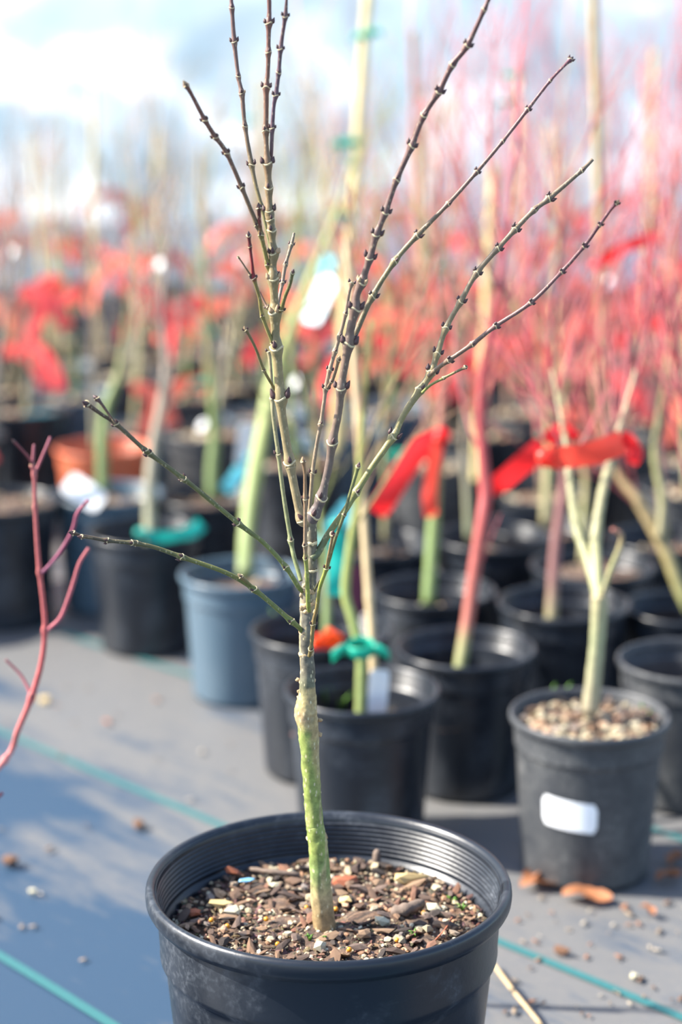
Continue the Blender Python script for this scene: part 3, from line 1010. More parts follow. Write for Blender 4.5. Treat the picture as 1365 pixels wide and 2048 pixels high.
# front shoots on the trunk
branch([(619, 1222, 9), (617, 1208, 9), (614.5, 1152, 8.5), (612, 1116, 8, 1), (611, 1090, 8, 1), (611, 1050, 7), (611, 997, 8, 2), (610, 946, 6), (607, 922, 7.5, 1)], MY - 0.017, MY - 0.045, [(0, lin((128, 136, 64))), (0.35, lin((132, 136, 72))), (0.42, lin((150, 126, 100))), (1, lin((140, 108, 76)))], 'bud_tan', 5)
branch([(619, 1312, 8), (622.5, 1298, 8, 1), (627, 1248, 8, 2), (634, 1216, 7.5), (640, 1175, 7.5), (653.5, 1136, 8, 2), (672, 1075, 6.5), (688.6, 1029, 7, 1), (702, 982, 6), (717, 933, 7.5, 1)], MY - 0.016, MY - 0.05, [(0, lin((128, 112, 66))), (0.25, lin((120, 100, 60))), (0.4, lin((136, 142, 60))), (0.6, lin((100, 100, 66))), (1, lin((112, 116, 70)))], 'bud', 5)
branch([(653.5, 1136, 6), (658, 1110, 6.5), (664, 1081, 6), (666, 1068, 8, 1)], MY - 0.036, MY - 0.05, [(0, lin((130, 112, 66))), (1, lin((128, 100, 70)))], 'bud')
branch([(628, 1186, 5), (634, 1172, 5), (641, 1160, 4), (646, 1166, 3)], MY - 0.006, MY - 0.016, [(0, lin((90, 92, 60))), (1, lin((80, 70, 56)))], 'cut')

# ------------------------------------------------------------------ small things shared by the other plants
S_RED = [(0, lin((150, 150, 100))), (0.12, lin((180, 110, 94))), (0.4, lin((196, 84, 84))), (1, lin((200, 74, 84)))]
S_LIME = [(0, lin((150, 166, 92))), (0.5, lin((170, 182, 88))), (1, lin((196, 186, 96)))]
S_TAN = [(0, lin((176, 164, 120))), (0.3, lin((182, 180, 116))), (0.7, lin((190, 160, 110))), (1, lin((186, 110, 96)))]
S_PURP = [(0, lin((164, 160, 110))), (0.15, lin((160, 110, 104))), (1, lin((150, 72, 78)))]
S_GREY = [(0, lin((150, 156, 104))), (0.3, lin((160, 150, 116))), (1, lin((150, 118, 106)))]
S_GREEN = [(0, lin((132, 156, 92))), (0.5, lin((140, 160, 86))), (1, lin((170, 130, 90)))]




def tone(st, k=0.68, d=0.12):
    out = []
    for t, c in st:
        g_ = sum(c) / 3
        out.append((t, tuple((x + (g_ - x) * d) * k for x in c)))
    return out


FAR = {'red': tone(S_RED, 1.3, 0.3), 'tan': tone(S_TAN, 1.4, 0.2), 'grey': tone(S_GREY, 1.4, 0.3), 'green': tone(S_GREEN, 1.05, 0.2)}  # far bark brightened and greyed in colour to imitate the overexposed distance
S_GREY = tone(S_GREY, 1.5, 0.25); S_RED = tone(S_RED, 1.45, 0.1)
S_RED, S_LIME, S_TAN, S_PURP, S_GREY, S_GREEN = [tone(q) for q in (S_RED, S_LIME, S_TAN, S_PURP, S_GREY, S_GREEN)]


def twig(mb, p, d, L, r, stops, rnd, lev, t0=0.0, t1=1.0, sides=5):
    n = 5
    pts = [p.copy()]; q = p.copy(); dd = d.normalized()
    for i in range(n):
        dd = (dd + Vector((rnd.uniform(-0.16, 0.16), rnd.uniform(-0.16, 0.16), rnd.uniform(0.0, 0.16)))).normalized()
        q = q + dd * (L / n)
        pts.append(q.copy())
    rad = [r * (1 - 0.62 * i / n) for i in range(n + 1)]
    cols = [lerpc(stops, t0 + (t1 - t0) * i / n) for i in range(n + 1)]
    tube(mb, pts, rad, sides, cols)
    if lev > 0:
        for k in range(rnd.randint(2, 4)):
            i = rnd.randint(1, n - 1)
            ax = (pts[i + 1] - pts[i]).normalized()
            a = rnd.uniform(0, 6.28)
            perp = ax.orthogonal().normalized()
            perp = Matrix.Rotation(a, 3, ax) @ perp
            nd = (ax + perp * rnd.uniform(0.35, 0.75)).normalized()
            twig(mb, pts[i], nd, L * rnd.uniform(0.35, 0.65), rad[i] * 0.62, stops, rnd, lev - 1, t0 + (t1 - t0) * i / n, t1, 4)
    return pts


def small_soil(R, z, parent, rnd, chips=60, pale=0.15, csize=0.0045):
    return soil_mb(R, z, rnd, 6, 28, 0.004, chips, csize, pale).build('soil', M['soil'], parent)


def solve_pot(px, py, w, rmin=0.074, rmax=0.09, ratio=2.04):
    R = 0.082
    for k in range(25):
        p = on(px, py, ratio * R)
        R = max(rmin, min(rmax, w / 2 * mpp(p)))
    p = on(px, py, ratio * R)
    return p, R, ratio * R


NEAR = []


def near_pot(px, py, w, label, mat='pot', sink=0.045, seg=56, cat='potted tree', chips=70, pale=0.15, name='potted_sapling', rings=None, group=None):
    p, R, H = solve_pot(px, py, w)
    root = empty(name, (p.x, p.y, 0))
    tag(root, label, cat, group)
    make_pot(R, H, M[mat], root, seg)
    root_soil = small_soil(R * 0.872, H - sink, root, random.Random(int(px)), chips, pale)
    NEAR.append((p.x, p.y, R, H, root))
    root['_r'] = 0
    del root['_r']
    return root, p, R, H, root_soil


def stem(root, pix, Yoff, stops, name='trunk', sides=10, sub=5, mat='bark_far', dy=0.0):
    O = Vector(root.location)
    n = len(pix)
    key = [at(x, y, O.y + Yoff + dy * i / max(1, n - 1)) for i, (x, y, w_) in enumerate(pix)]
    pts = catmull(key, sub)
    rad = []; cols = []
    for i in range(len(pts)):
        t = i / (len(pts) - 1) * (n - 1)
        j = min(int(t), n - 2); u = t - j
        rad.append((pix[j][2] + (pix[j + 1][2] - pix[j][2]) * u) / 2 * mpp(pts[i]))
        cols.append(lerpc(stops, i / (len(pts) - 1)))
    q = MB()
    tube(q, [p - O for p in pts], rad, sides, cols, rough=0.06)
    o = q.build(name, M[mat], root)
    return o, pts


def crown(root, pts, n, L, r, stops, rnd, lev=1, lo=0.4, spread=0.6, t0=0.5):
    O = Vector(root.location)
    for k in range(n):
        i = int((lo + (1 - lo) * (k + 0.5) / n) * (len(pts) - 2))
        ax = (pts[i + 1] - pts[i]).normalized()
        a = rnd.uniform(0, 6.28)
        perp = Matrix.Rotation(a, 3, ax) @ ax.orthogonal().normalized()
        q = MB()
        twig(q, pts[i] - O, ax + perp * rnd.uniform(spread * 0.6, spread * 1.2) + Vector((0, 0, 0.25)), L * rnd.uniform(0.7, 1.2), r * 0.62, stops, rnd, min(lev, 1), t0, 1.0)
        q.build('branch', M['bark_far'], root)


def ribbon_px(pix, Y, wpx, mat, label, tilt=0.5, cat='ribbon', dy=0.0, name='flagging_ribbon', group=None, knot=True):
    """a strip of flagging film measured in the photograph and built at its own depth"""
    n = len(pix)
    key = [at(x, y, Y + dy * i / max(1, n - 1)) for i, (x, y) in enumerate(pix)]
    pts = catmull(key, 6)
    O = pts[0].copy()
    q = MB(); v = []; f = []
    W = wpx * mpp(O)
    m_ = len(pts)
    for i, p in enumerate(pts):
        t = (pts[min(i + 1, m_ - 1)] - pts[max(i - 1, 0)]).normalized()
        side = t.cross(Vector((0, 1, 0))).normalized()
        b_ = t.cross(side).normalized()
        s = i / (m_ - 1)
        wd = side * math.cos(tilt * math.sin(s * 4)) + b_ * math.sin(tilt * math.sin(s * 4))
        sag = b_ * (0.0025 * math.sin(s * 9))
        wk = W * (0.75 + 0.25 * min(1, s * 5))
        for h in (-0.5, -0.17, 0.17, 0.5):
            v.append(p - O + wd * (wk * h) + sag + b_ * (0.0018 * (1 - (2 * h) ** 2)))
    for i in range(m_ - 1):
        for h in range(3): f.append((i * 4 + h, i * 4 + h + 1, i * 4 + h + 5, i * 4 + h + 4))
    q.add(v, f)
    if knot:
        kv, kf = lump(rb, W * 0.45, W * 0.35, W * 0.4, 0.3, ICO1)
        q.add(kv, kf)
    o = q.build(name, M[mat], loc=O)
    tag(o, label, cat, group)
    return o


def stake(pa, pb, Ya, Yb, wpx, label, mat='bamboo', group=None):
    a = at(*pa, Ya); b_ = at(*pb, Yb)
    O = a.copy()
    n = 40
    q = MB(); pts = []; rad = []
    r0 = wpx / 2 * mpp(a)
    L = (b_ - a).length
    nodes = [0.12 + 0.19 * k for k in range(12)]
    for i in range(n * 4 + 1):
        s = i / (n * 4)
        p = a.lerp(b_, s) - O
        p += Vector((0.003 * noise.noise(Vector((s * 3, 1, pa[0]))), 0, 0))
        r = r0 * (1 - 0.18 * s)
        for nd in nodes: r *= 1 + 0.16 * math.exp(-((s * L - nd) / 0.004) ** 2)
        pts.append(p); rad.append(r)
    tube(q, pts, rad, 10)
    o = q.build('bamboo_stake', M[mat], loc=O)
    tag(o, label, 'stake', group)
    return o


TIE = None


def tie(px, py, Y, label, mat='tiegreen', s=1.0, group='green ties on the stakes', p=None):
    global TIE
    if TIE is None: TIE = {}
    if mat not in TIE:
        q = MB()
        prof = [(0.0095 + 0.0008 * math.cos(t), 0.0045 * math.sin(t)) for t in [6.283 * k / 8 for k in range(9)]]
        lathe(q, prof, 16)
        for sg in (-1, 1):       # the two short ends of the tie
            pts = [Vector((0.009 * sg, -0.004, 0)), Vector((0.014 * sg, -0.007, 0.002)), Vector((0.021 * sg, -0.006, -0.004))]
            v = []; f = []
            for p_ in pts:
                v += [p_ + Vector((0, 0, -0.0042)), p_ + Vector((0, 0, 0.0042)), p_ + Vector((0, 0.001, 0.0042)), p_ + Vector((0, 0.001, -0.0042))]
            for i in range(2):
                for k in range(4): f.append((i * 4 + k, i * 4 + (k + 1) % 4, i * 4 + 4 + (k + 1) % 4, i * 4 + 4 + k))
            q.add(v, f)
        mm = q.mesh('stake_tie'); mm.materials.append(M[mat]); TIE[mat] = mm
    o = link('stake_tie', TIE[mat], None, None, p if p is not None else at(px, py, Y))
    o.scale = (s, s, s)
    o.rotation_euler = (rb.uniform(-0.2, 0.2), rb.uniform(-0.2, 0.2), rb.uniform(-0.6, 0.6))
    tag(o, label, 'tie', group)
    return o


def plate(name, px, py, Y, wpx, hpx, mat, label, roll=0.0, yaw=0.0, lean=0.0, cat='plant label', thick=0.0009, group=None, rnd_=0.25):
    """a thin plastic label with rounded corners, built as a slab"""
    c = at(px, py, Y)
    W = wpx * mpp(c) / 2; Hh = hpx * mpp(c) / 2
    r = min(W, Hh) * rnd_ * 2
    out = []
    for (sx_, sz_, a0) in ((1, 1, 0), (-1, 1, 90), (-1, -1, 180), (1, -1, 270)):
        for k in range(5):
            a = math.radians(a0 + 22.5 * k)
            out.append((sx_ * (W - r) + r * math.cos(a), sz_ * (Hh - r) + r * math.sin(a)))
    n = len(out)
    q = MB()
    v = [(x, -thick / 2, z) for x, z in out] + [(x, thick / 2, z) for x, z in out]
    f = [tuple(range(n)), tuple(range(2 * n - 1, n - 1, -1))] + [(i, i + n, (i + 1) % n + n, (i + 1) % n) for i in range(n)]
    q.add(v, f)
    o = q.build(name, M[mat], smooth=False, loc=c)
    o.rotation_euler = (lean, roll, yaw)
    tag(o, label, cat, group)
    return o


def weeds(root, px, py, z, n, L, seed):
    rnd = random.Random(seed)
    O = Vector(root.location)
    p = on(px, py, z) - O
    q = MB()
    for k in range(n):
        a = rnd.uniform(0, 6.28); l = L * rnd.uniform(0.6, 1.2)
        s = p + Vector((rnd.uniform(-0.01, 0.01), rnd.uniform(-0.01, 0.01), 0))
        e = Vector((math.cos(a), math.sin(a), 0))
        tube(q, [s, s + e * l * 0.15 + Vector((0, 0, l * 0.6)), s + e * l * 0.5 + Vector((0, 0, l))], [0.0012, 0.0016, 0.0002], 4)
    q.build('weed', M['grass'], root)


# ------------------------------------------------------------------ the hand-placed neighbours
rn = random.Random(21)
# 1: grey pot at the right with the white sticker
r1, p1, R1, H1, s1 = near_pot(1180, 1426, 322, 'forked pale-stemmed sapling in dusty grey pot with blank white sticker', 'pot_dusty', 0.014, 72, chips=220, pale=0.6)
o, t1 = stem(r1, [(1181, 1425, 36), (1188, 1360, 32), (1196, 1280, 31), (1200, 1215, 34), (1199, 1190, 31)], 0.0, tone([(0, lin((200, 184, 150))), (0.5, lin((186, 190, 140))), (1, lin((206, 190, 140)))], 0.6, 0.1))
o, ta = stem(r1, [(1200, 1205, 22), (1180, 1130, 20), (1156, 1060, 20), (1142, 970, 18), (1134, 900, 14), (1122, 830, 9), (1105, 740, 6)], 0.0, tone([(0, lin((190, 190, 130))), (1, lin((190, 180, 130)))], 0.58, 0.1), 'branch', dy=0.2)
crown(r1, ta, 4, 0.16, 0.0022, S_RED, rn, 1, 0.55)
o, tb_ = stem(r1, [(1200, 1205, 24), (1194, 1130, 24), (1192, 1080, 24), (1203, 1000, 20), (1218, 935, 19), (1238, 865, 13), (1262, 780, 9), (1285, 690, 6)], 0.0, tone([(0, lin((190, 190, 130))), (1, lin((200, 184, 140)))], 0.58, 0.1), 'branch', dy=0.2)
crown(r1, tb_, 5, 0.18, 0.0024, S_RED, rn, 1, 0.5)
stem(r1, [(1206, 1190, 12), (1222, 1140, 11), (1240, 1095, 10), (1243, 1070, 10), (1225, 1058, 8)], -0.01, S_TAN, 'branch')
weeds(r1, 1290, 1432, H1 - 0.018, 9, 0.014, 3)
weeds(r1, 1120, 1390, H1 - 0.018, 5, 0.014, 4)
# sticker that follows the wall of the pot
sp = on(1135, 1632, 0.0)
st = MB(); v = []; f = []
ang0 = math.radians(248); nseg = 12
for j in range(6):
    for i in range(nseg + 1):
        u = i / nseg; t = j / 5
        zz = H1 * (0.40 + 0.19 * t) + 0.004 * (0.5 - u)
        rr = R1 * (0.80 + 0.095 * min(1, (zz - 0.005) / (H1 - 0.045))) + 0.0012
        # round the corners
        edge = 0.06 if j in (0, 5) else 0.0
        aa = ang0 + math.radians(-23 + 46 * (edge + (1 - 2 * edge) * u))
        v.append((rr * math.cos(aa), rr * math.sin(aa), zz))
for j in range(5):
    for i in range(nseg):
        a = j * (nseg + 1) + i
        f.append((a, a + 1, a + nseg + 2, a + nseg + 1))
st.add(v, f)
sto = st.build('sticker', M['sticker'], r1)
sto['label'] = 'blank white rectangular sticker'
for k in range(80):
    a = rn.uniform(0, 6.28); rr = R1 * 0.82 * math.sqrt(rn.random())
    oo = bpy.data.objects.new('pebble' if k % 2 else 'bark_chip', rn.choice(PEBS if k % 2 else CHIPS))
    C.objects.link(oo); oo.parent = s1
    oo.location = (rr * math.cos(a), rr * math.sin(a), H1 - 0.010 + rn.uniform(0, 0.004))
    sc_ = rn.uniform(0.004, 0.0075); oo.scale = (sc_,) * 3
    oo.rotation_euler = (rn.uniform(-0.5, 0.5), rn.uniform(-0.5, 0.5), rn.uniform(0, 6))

# 2: black pot just behind the front pot
r2, p2, R2, H2, s2 = near_pot(724, 1376, 313, 'green-stemmed sapling tied to a bamboo cane in black pot behind the trunk', 'pot', 0.05, 72)
o, t2 = stem(r2, [(722, 1440, 24), (722, 1380, 22), (722, 1310, 21), (706, 1240, 21), (692, 1185, 20), (700, 1100, 18), (716, 1000, 16), (722, 900, 13), (730, 780, 10), (745, 640, 8)], -0.01, S_LIME, dy=0.08)
crown(r2, t2, 6, 0.2, 0.0028, S_TAN, rn, 1, 0.5)
weeds(r2, 668, 1425, H2 - 0.05, 7, 0.03, 5)
stake((752, 1420), (694, 480), p2.y + 0.0, p2.y + 0.22, 19, 'bamboo cane standing in black pot, right behind the maple trunk')
tie(722, 1296, p2.y - 0.012, 'green tie holding a stem to cane above the black pot, lowest in view', 'tiegreen', 1.45)
plate('plant_label', 757, 1384, p2.y - 0.005, 40, 92, 'white', 'white plant label stuck upright in the pot behind the trunk', 0.08, 0.15, -0.05)
ribbon_px([(672, 1050), (676, 1110), (672, 1190)], p2.y + 0.12, 38, 'teal', 'teal ribbon hanging straight down beside the maple trunk', 0.4)
ribbon_px([(650, 1080), (672, 1050), (690, 1028), (706, 1012)], p2.y + 0.45, 44, 'cyan', 'pale blue ribbon seen behind the right branch of the maple', 0.4)
plate('plant_label', 714, 1185, p2.y + 0.25, 26, 110, 'purple', 'narrow dark purple plant label behind the green stem', 0.05, 0.3)

# 3: black pot with the red stem
r3, p3, R3, H3, s3 = near_pot(932, 1293, 282, 'red-stemmed sapling in deep black pot, low soil', 'pot', 0.075, 72)
o, t3 = stem(r3, [(920, 1345, 28), (928, 1290, 26), (938, 1230, 27), (950, 1140, 27), (966, 1040, 27), (972, 980, 26), (965, 890, 23), (962, 800, 20), (975, 690, 15), (1000, 560, 10), (1020, 430, 7), (1030, 300, 5)], -0.012,
              tone([(0, lin((150, 160, 96))), (0.1, lin((170, 160, 100))), (0.16, lin((196, 110, 90))), (0.4, lin((200, 78, 76))), (1, lin((190, 50, 62)))]), dy=0.15)
crown(r3, t3, 7, 0.24, 0.003, S_RED, rn, 2, 0.5)
crown(r3, t3, 3, 0.07, 0.002, S_RED, rn, 0, 0.12, 0.9)
ribbon_px([(975, 978), (1010, 958), (1050, 925), (1090, 893)], p3.y + 0.12, 46, 'red', 'broad red ribbon slanting up right of the red stem', 0.35)

# 4: black pot left behind the trunk
r4, p4, R4, H4, s4 = near_pot(641, 1258, 284, 'thin green sapling in black pot half hidden behind the maple trunk', 'pot', 0.05, 72)
o, t4 = stem(r4, [(655, 1285, 20), (655, 1200, 18), (652, 1120, 15), (640, 1020, 12), (632, 900, 9), (636, 780, 7)], 0.0, S_GREEN, dy=0.1)
crown(r4, t4, 5, 0.2, 0.0025, S_GREEN, rn, 1, 0.5)
weeds(r4, 565, 1270, H4 - 0.05, 9, 0.03, 6)
ribbon_px([(630, 1292), (645, 1284), (662, 1280), (672, 1262)], p4.y - 0.05, 40, 'orange', 'crumpled orange ribbon low beside the maple trunk', 0.5)
ribbon_px([(640, 1276), (652, 1296), (658, 1312)], p4.y - 0.055, 26, 'orange', 'short orange ribbon end hanging below the crumpled one', 0.5)

# 5: right of the red stem
r5, p5, R5, H5, s5 = near_pot(1128, 1203, 266, 'purple-stemmed sapling in black pot behind the stickered grey pot', 'pot', 0.045, 60, pale=0.3)
o, t5 = stem(r5, [(1104, 1246, 28), (1107, 1180, 25), (1112, 1100, 24), (1122, 1020, 22), (1130, 950, 19), (1122, 850, 15), (1105, 740, 11), (1110, 600, 8), (1125, 440, 6), (1130, 300, 4)], -0.01, S_PURP, dy=0.1)
crown(r5, t5, 8, 0.25, 0.003, S_RED, rn, 2, 0.45)
plate('plant_label', 1108, 1246, p5.y - 0.05, 60, 14, 'white', 'white plant label lying flat at the foot of the purple stem', 0.05, 0.0, 1.0)

# 6, 7: cut by the right edge
r6, p6, R6, H6, s6 = near_pot(1376, 1318, 282, 'dusty grey pot cut by the right edge, stem outside the frame', 'pot_dusty', 0.05, 60)
o, t6 = stem(r6, [(1400, 1345, 24), (1410, 1200, 20), (1405, 1050, 16), (1385, 900, 12), (1360, 740, 9), (1345, 560, 7)], 0.0, S_PURP, dy=0.1)
crown(r6, t6, 6, 0.24, 0.003, S_RED, rn, 2, 0.45)
r7, p7, R7, H7, s7 = near_pot(1366, 1213, 240, 'golden slanting sapling in black pot at the right edge', 'pot', 0.05, 60, pale=0.3)
o, t7 = stem(r7, [(1385, 1225, 28), (1362, 1180, 26), (1335, 1110, 27), (1305, 1050, 26), (1275, 1000, 24), (1240, 955, 18), (1215, 900, 14), (1190, 800, 11), (1185, 680, 8)], 0.0,
              tone([(0, lin((150, 160, 90))), (0.3, lin((196, 172, 112))), (1, lin((190, 150, 110)))]), dy=0.1)
crown(r7, t7, 7, 0.25, 0.003, S_RED, rn, 2, 0.4)
o, t7b = stem(r7, [(1320, 1080, 18), (1325, 1000, 16), (1310, 900, 14), (1325, 800, 11), (1345, 640, 8), (1350, 480, 6), (1352, 300, 5)], 0.02, S_TAN, 'branch', dy=0.1)
crown(r7, t7b, 6, 0.25, 0.003, S_RED, rn, 2, 0.4)

# 8: blue-black pot on the left with the thick lime stem
r8, p8, R8, H8, s8 = near_pot(482, 1144, 247, 'thick lime-green stem leaning right in bluish black pot left of the maple', 'pot_blue', 0.03, 72, pale=0.35)
o, t8 = stem(r8, [(490, 1150, 34), (492, 1100, 33), (498, 1030, 34), (510, 950, 36), (525, 870, 32), (540, 790, 30), (565, 700, 22), (600, 610, 17), (640, 510, 14), (680, 410, 11), (705, 320, 8)], -0.01,
              tone([(0, lin((140, 156, 96))), (0.3, lin((160, 178, 96))), (0.6, lin((190, 196, 110))), (1, lin((200, 196, 130)))]), dy=0.5)
crown(r8, t8, 7, 0.22, 0.003, S_LIME, rn, 1, 0.5)
ribbon_px([(498, 915), (485, 935), (468, 962), (450, 980)], p8.y + 0.3, 30, 'cyan', 'pale blue ribbon tail slanting down beside the lime stem', 0.4)
plate('plant_label', 492, 890, p8.y + 0.3, 36, 86, 'white', 'upright white label left of the lime stem', 0.1, 0.2)

# 9: left pot with the teal band on its rim
r9, p9, R9, H9, s9 = near_pot(290, 1060, 233, 'grey-green sapling in black pot with teal ribbon lying on its rim', 'pot', 0.05, 60)
o, t9 = stem(r9, [(301, 1090, 28), (300, 1040, 26), (301, 960, 24), (310, 880, 22), (325, 800, 20), (332, 720, 15), (325, 600, 10), (345, 470, 7)], 0.0, S_GREY, dy=0.1)
crown(r9, t9, 6, 0.2, 0.003, S_GREY, rn, 1, 0.45)
weeds(r9, 232, 1052, H9 - 0.05, 6, 0.045, 9)
ribbon_px([(282, 1066), (310, 1074), (350, 1072), (385, 1062), (404, 1046)], p9.y - 0.055, 28, 'teal', 'teal ribbon curved along a black pot rim at the left', 0.25)

# 10: behind the red stem pot
r10, p10, R10, H10, s10 = near_pot(868, 1178, 250, 'green-stemmed sapling in black pot under a long red ribbon', 'pot', 0.04, 60, pale=0.35)
o, t10 = stem(r10, [(858, 1210, 28), (862, 1130, 26), (868, 1050, 26), (874, 950, 24), (880, 880, 22), (885, 780, 16), (880, 640, 12), (870, 480, 9), (880, 300, 6)], 0.0,
               tone([(0, lin((140, 166, 92))), (0.25, lin((150, 176, 100))), (0.5, lin((200, 130, 100))), (1, lin((196, 110, 110)))]), dy=0.12)
crown(r10, t10, 7, 0.22, 0.003, S_TAN, rn, 2, 0.5)
ribbon_px([(884, 872), (850, 890), (815, 930), (780, 985), (752, 1024)], p10.y - 0.03, 46, 'red', 'long red ribbon slanting down left from the green stem', 0.35)
ribbon_px([(878, 880), (866, 930), (860, 985), (862, 1032)], p10.y - 0.035, 30, 'coral', 'orange-red ribbon hanging down the green stem', 0.6)

# 11 and others at the right
r11, p11, R11, H11, s11 = near_pot(1186, 1128, 250, 'short tan sapling in wide black pot of reddish bark, right rear', 'pot', 0.02, 60, pale=0.25)
o, t11 = stem(r11, [(1165, 1125, 16), (1168, 1040, 14), (1172, 960, 13), (1166, 860, 10), (1180, 720, 7)], 0.0, S_TAN, dy=0.08)
crown(r11, t11, 6, 0.22, 0.0025, S_RED, rn, 2, 0.5)
ribbon_px([(1090, 915), (1130, 914), (1180, 908), (1245, 884)], p1.y + 0.045, 50, 'coral', 'wide coral ribbon tied across the forked pale stems', 0.25)
ribbon_px([(1235, 872), (1256, 880), (1272, 905), (1262, 925)], p1.y + 0.19, 30, 'red', 'short red ribbon end right of the wide coral one', 0.4)
ribbon_px([(1150, 872), (1128, 862), (1108, 868), (1094, 884)], p1.y + 0.21, 30, 'red', 'red ribbon loop left above the wide coral one', 0.4)
ribbon_px([(1190, 532), (1230, 506), (1272, 486), (1322, 474)], 2.6, 26, 'red', 'red ribbon high at the right among the red twigs', 0.3)
r12, p12, R12, H12, s12 = near_pot(1085, 1050, 235, 'tan sapling in black pot behind the purple stem', 'pot', 0.03, 48, pale=0.3)
o, t12 = stem(r12, [(1092, 1052, 22), (1096, 960, 20), (1100, 860, 15), (1085, 740, 11), (1075, 600, 8), (1090, 420, 5)], 0.0, S_TAN, dy=0.1)
crown(r12, t12, 7, 0.24, 0.0028, S_RED, rn, 2, 0.4)
r13, p13, R13, H13, s13 = near_pot(1330, 1075, 235, 'pink-twigged sapling in black pot, right rear beside the golden stem', 'pot', 0.03, 48, pale=0.3)
o, t13 = stem(r13, [(1330, 1075, 22), (1325, 980, 19), (1318, 880, 15), (1300, 760, 11), (1290, 600, 8), (1310, 380, 5)], 0.0, S_PURP, dy=0.1)
crown(r13, t13, 8, 0.26, 0.0028, S_RED, rn, 2, 0.4)
# left rear
r14, p14, R14, H14, s14 = near_pot(0, 1000, 240, 'pot of pale bark mulch cut by the left edge', 'pot', 0.012, 56, pale=0.5)
o, t14 = stem(r14, [(-20, 1000, 20), (-22, 900, 18), (-10, 780, 14), (10, 640, 10), (20, 480, 7)], 0.0, S_GREY)
crown(r14, t14, 6, 0.2, 0.0025, S_GREY, rn, 1, 0.45)
r15, p15, R15, H15, s15 = near_pot(215, 985, 225, 'green-stemmed sapling in bluish pot with big white label, left rear', 'pot_blue', 0.025, 56, pale=0.3)
o, t15 = stem(r15, [(206, 985, 26), (205, 900, 25), (212, 820, 22), (240, 740, 16), (255, 620, 11), (262, 470, 7)], 0.0, S_GREEN, dy=0.1)
crown(r15, t15, 6, 0.2, 0.0028, S_GREY, rn, 1, 0.45)
plate('plant_label', 168, 985, p15.y - 0.08, 92, 46, 'white', 'big white label lying tilted on a pot rim, left', 0.42, -0.5, -0.6)
r16, p16, R16, H16, s16 = near_pot(420, 992, 215, 'greenish sapling in black pot right behind the long left branches', 'pot', 0.02, 56, pale=0.3)
o, t16 = stem(r16, [(425, 1000, 28), (426, 930, 26), (430, 870, 22), (425, 780, 16), (418, 660, 11), (412, 520, 8), (408, 400, 5)], 0.0, S_GREEN, dy=0.08)
crown(r16, t16, 6, 0.2, 0.0028, S_GREY, rn, 1, 0.45)
rt, pt, Rt, Ht, st_ = near_pot(205, 893, 190, 'pale-stemmed sapling in terracotta-coloured pot, left rear', 'pot_terra', 0.03, 48)
o, tt = stem(rt, [(190, 900, 14), (188, 820, 13), (186, 720, 10), (180, 600, 8), (170, 450, 5)], 0.0, S_GREY)
crown(rt, tt, 5, 0.2, 0.0025, S_GREY, rn, 1, 0.4)
r17, p17, R17, H17, s17 = near_pot(745, 1085, 240, 'sapling in black pot hidden behind the cane and right branch', 'pot', 0.03, 48)
o, t17 = stem(r17, [(770, 1085, 14), (772, 980, 13), (768, 860, 10), (780, 700, 8), (800, 520, 6)], 0.0, S_TAN)
crown(r17, t17, 6, 0.24, 0.0028, S_TAN, rn, 1, 0.4)
r18, p18, R18, H18, s18 = near_pot(985, 1072, 240, 'brown-twigged sapling in black pot between two red ribbons', 'pot', 0.03, 48)
o, t18 = stem(r18, [(940, 1080, 18), (935, 980, 16), (928, 900, 14), (930, 800, 11), (915, 660, 8), (925, 500, 6)], 0.0, S_GREY)
crown(r18, t18, 6, 0.24, 0.0028, S_TAN, rn, 1, 0.4)

# tall canes and their ties
stake((672, 900), (742, -60), 3.05, 3.05, 24, 'tall yellow cane rising behind the maple between its leaders', 'bamboo_y')
stake((955, 960), (988, 330), 3.0, 3.0, 24, 'yellow cane behind the long right branch', 'bamboo_y')
stake((1212, 900), (1187, -60), 2.7, 2.7, 22, 'tall tan cane at the upper right')
stake((416, 800), (402, 300), 3.4, 3.4, 13, 'thin grey cane left of the maple leaders')
stake((862, 900), (826, 60), 3.3, 3.3, 16, 'pale cane behind the upper right branches')
for cl, (x0, y0, x1, y1, yy, wd) in zip(['behind the long right branch tip', "between the maple's left shoots", 'left of the round white glint disc', 'nearest the left edge', 'below the dark right leader', 'right of the purple stem', 'at far right among red twigs', 'right of the round white glint disc', 'left of the yellow cane on the right'], [(1035, 800, 1040, 120, 3.9, 14), (545, 760, 520, 150, 4.2, 12), (190, 700, 186, 180, 4.0, 13), (100, 690, 60, 280, 4.4, 11), (830, 760, 842, 250, 4.1, 13), (1120, 760, 1100, 250, 4.3, 12), (1290, 720, 1310, 100, 3.8, 14), (300, 680, 318, 260, 4.6, 11), (940, 740, 905, 200, 4.5, 12)]):
    stake((x0, y0), (x1, y1), yy, yy, wd, 'thin pale blurred cane ' + cl, 'bamboo_y', 'pale canes in the rear rows')
tie(736, 68, 3.04, 'topmost green tie on the tall yellow cane', 'tiegreen', 1.15)
tie(690, 285, 3.04, 'middle green tie on the tall yellow cane', 'tiegreen', 1.15)
tie(681, 430, 3.04, 'lower green tie on the tall yellow cane', 'tiegreen', 0.9)
tie(1026, 150, 3.0, 'faint green tie right of the dark maple leader', 'tiegreen', 0.7)
tie(1014, 205, 3.0, 'second faint green tie right of the dark maple leader', 'tiegreen', 0.8)
tie(418, 533, 3.39, 'green tie on the thin grey cane, upper', 'tiegreen', 0.9)
tie(416, 658, 3.39, 'green tie on the thin grey cane, lower', 'tiegreen', 0.9)
tie(404, 765, 3.2, 'pale teal tie below the thin grey cane', 'tiegreen', 1.2)
tie(880, 535, 3.28, 'green tie on the pale cane', 'tiegreen', 1.0)
tie(1040, 715, 3.1, 'green tie between the lower right twigs', 'tiegreen', 1.1)
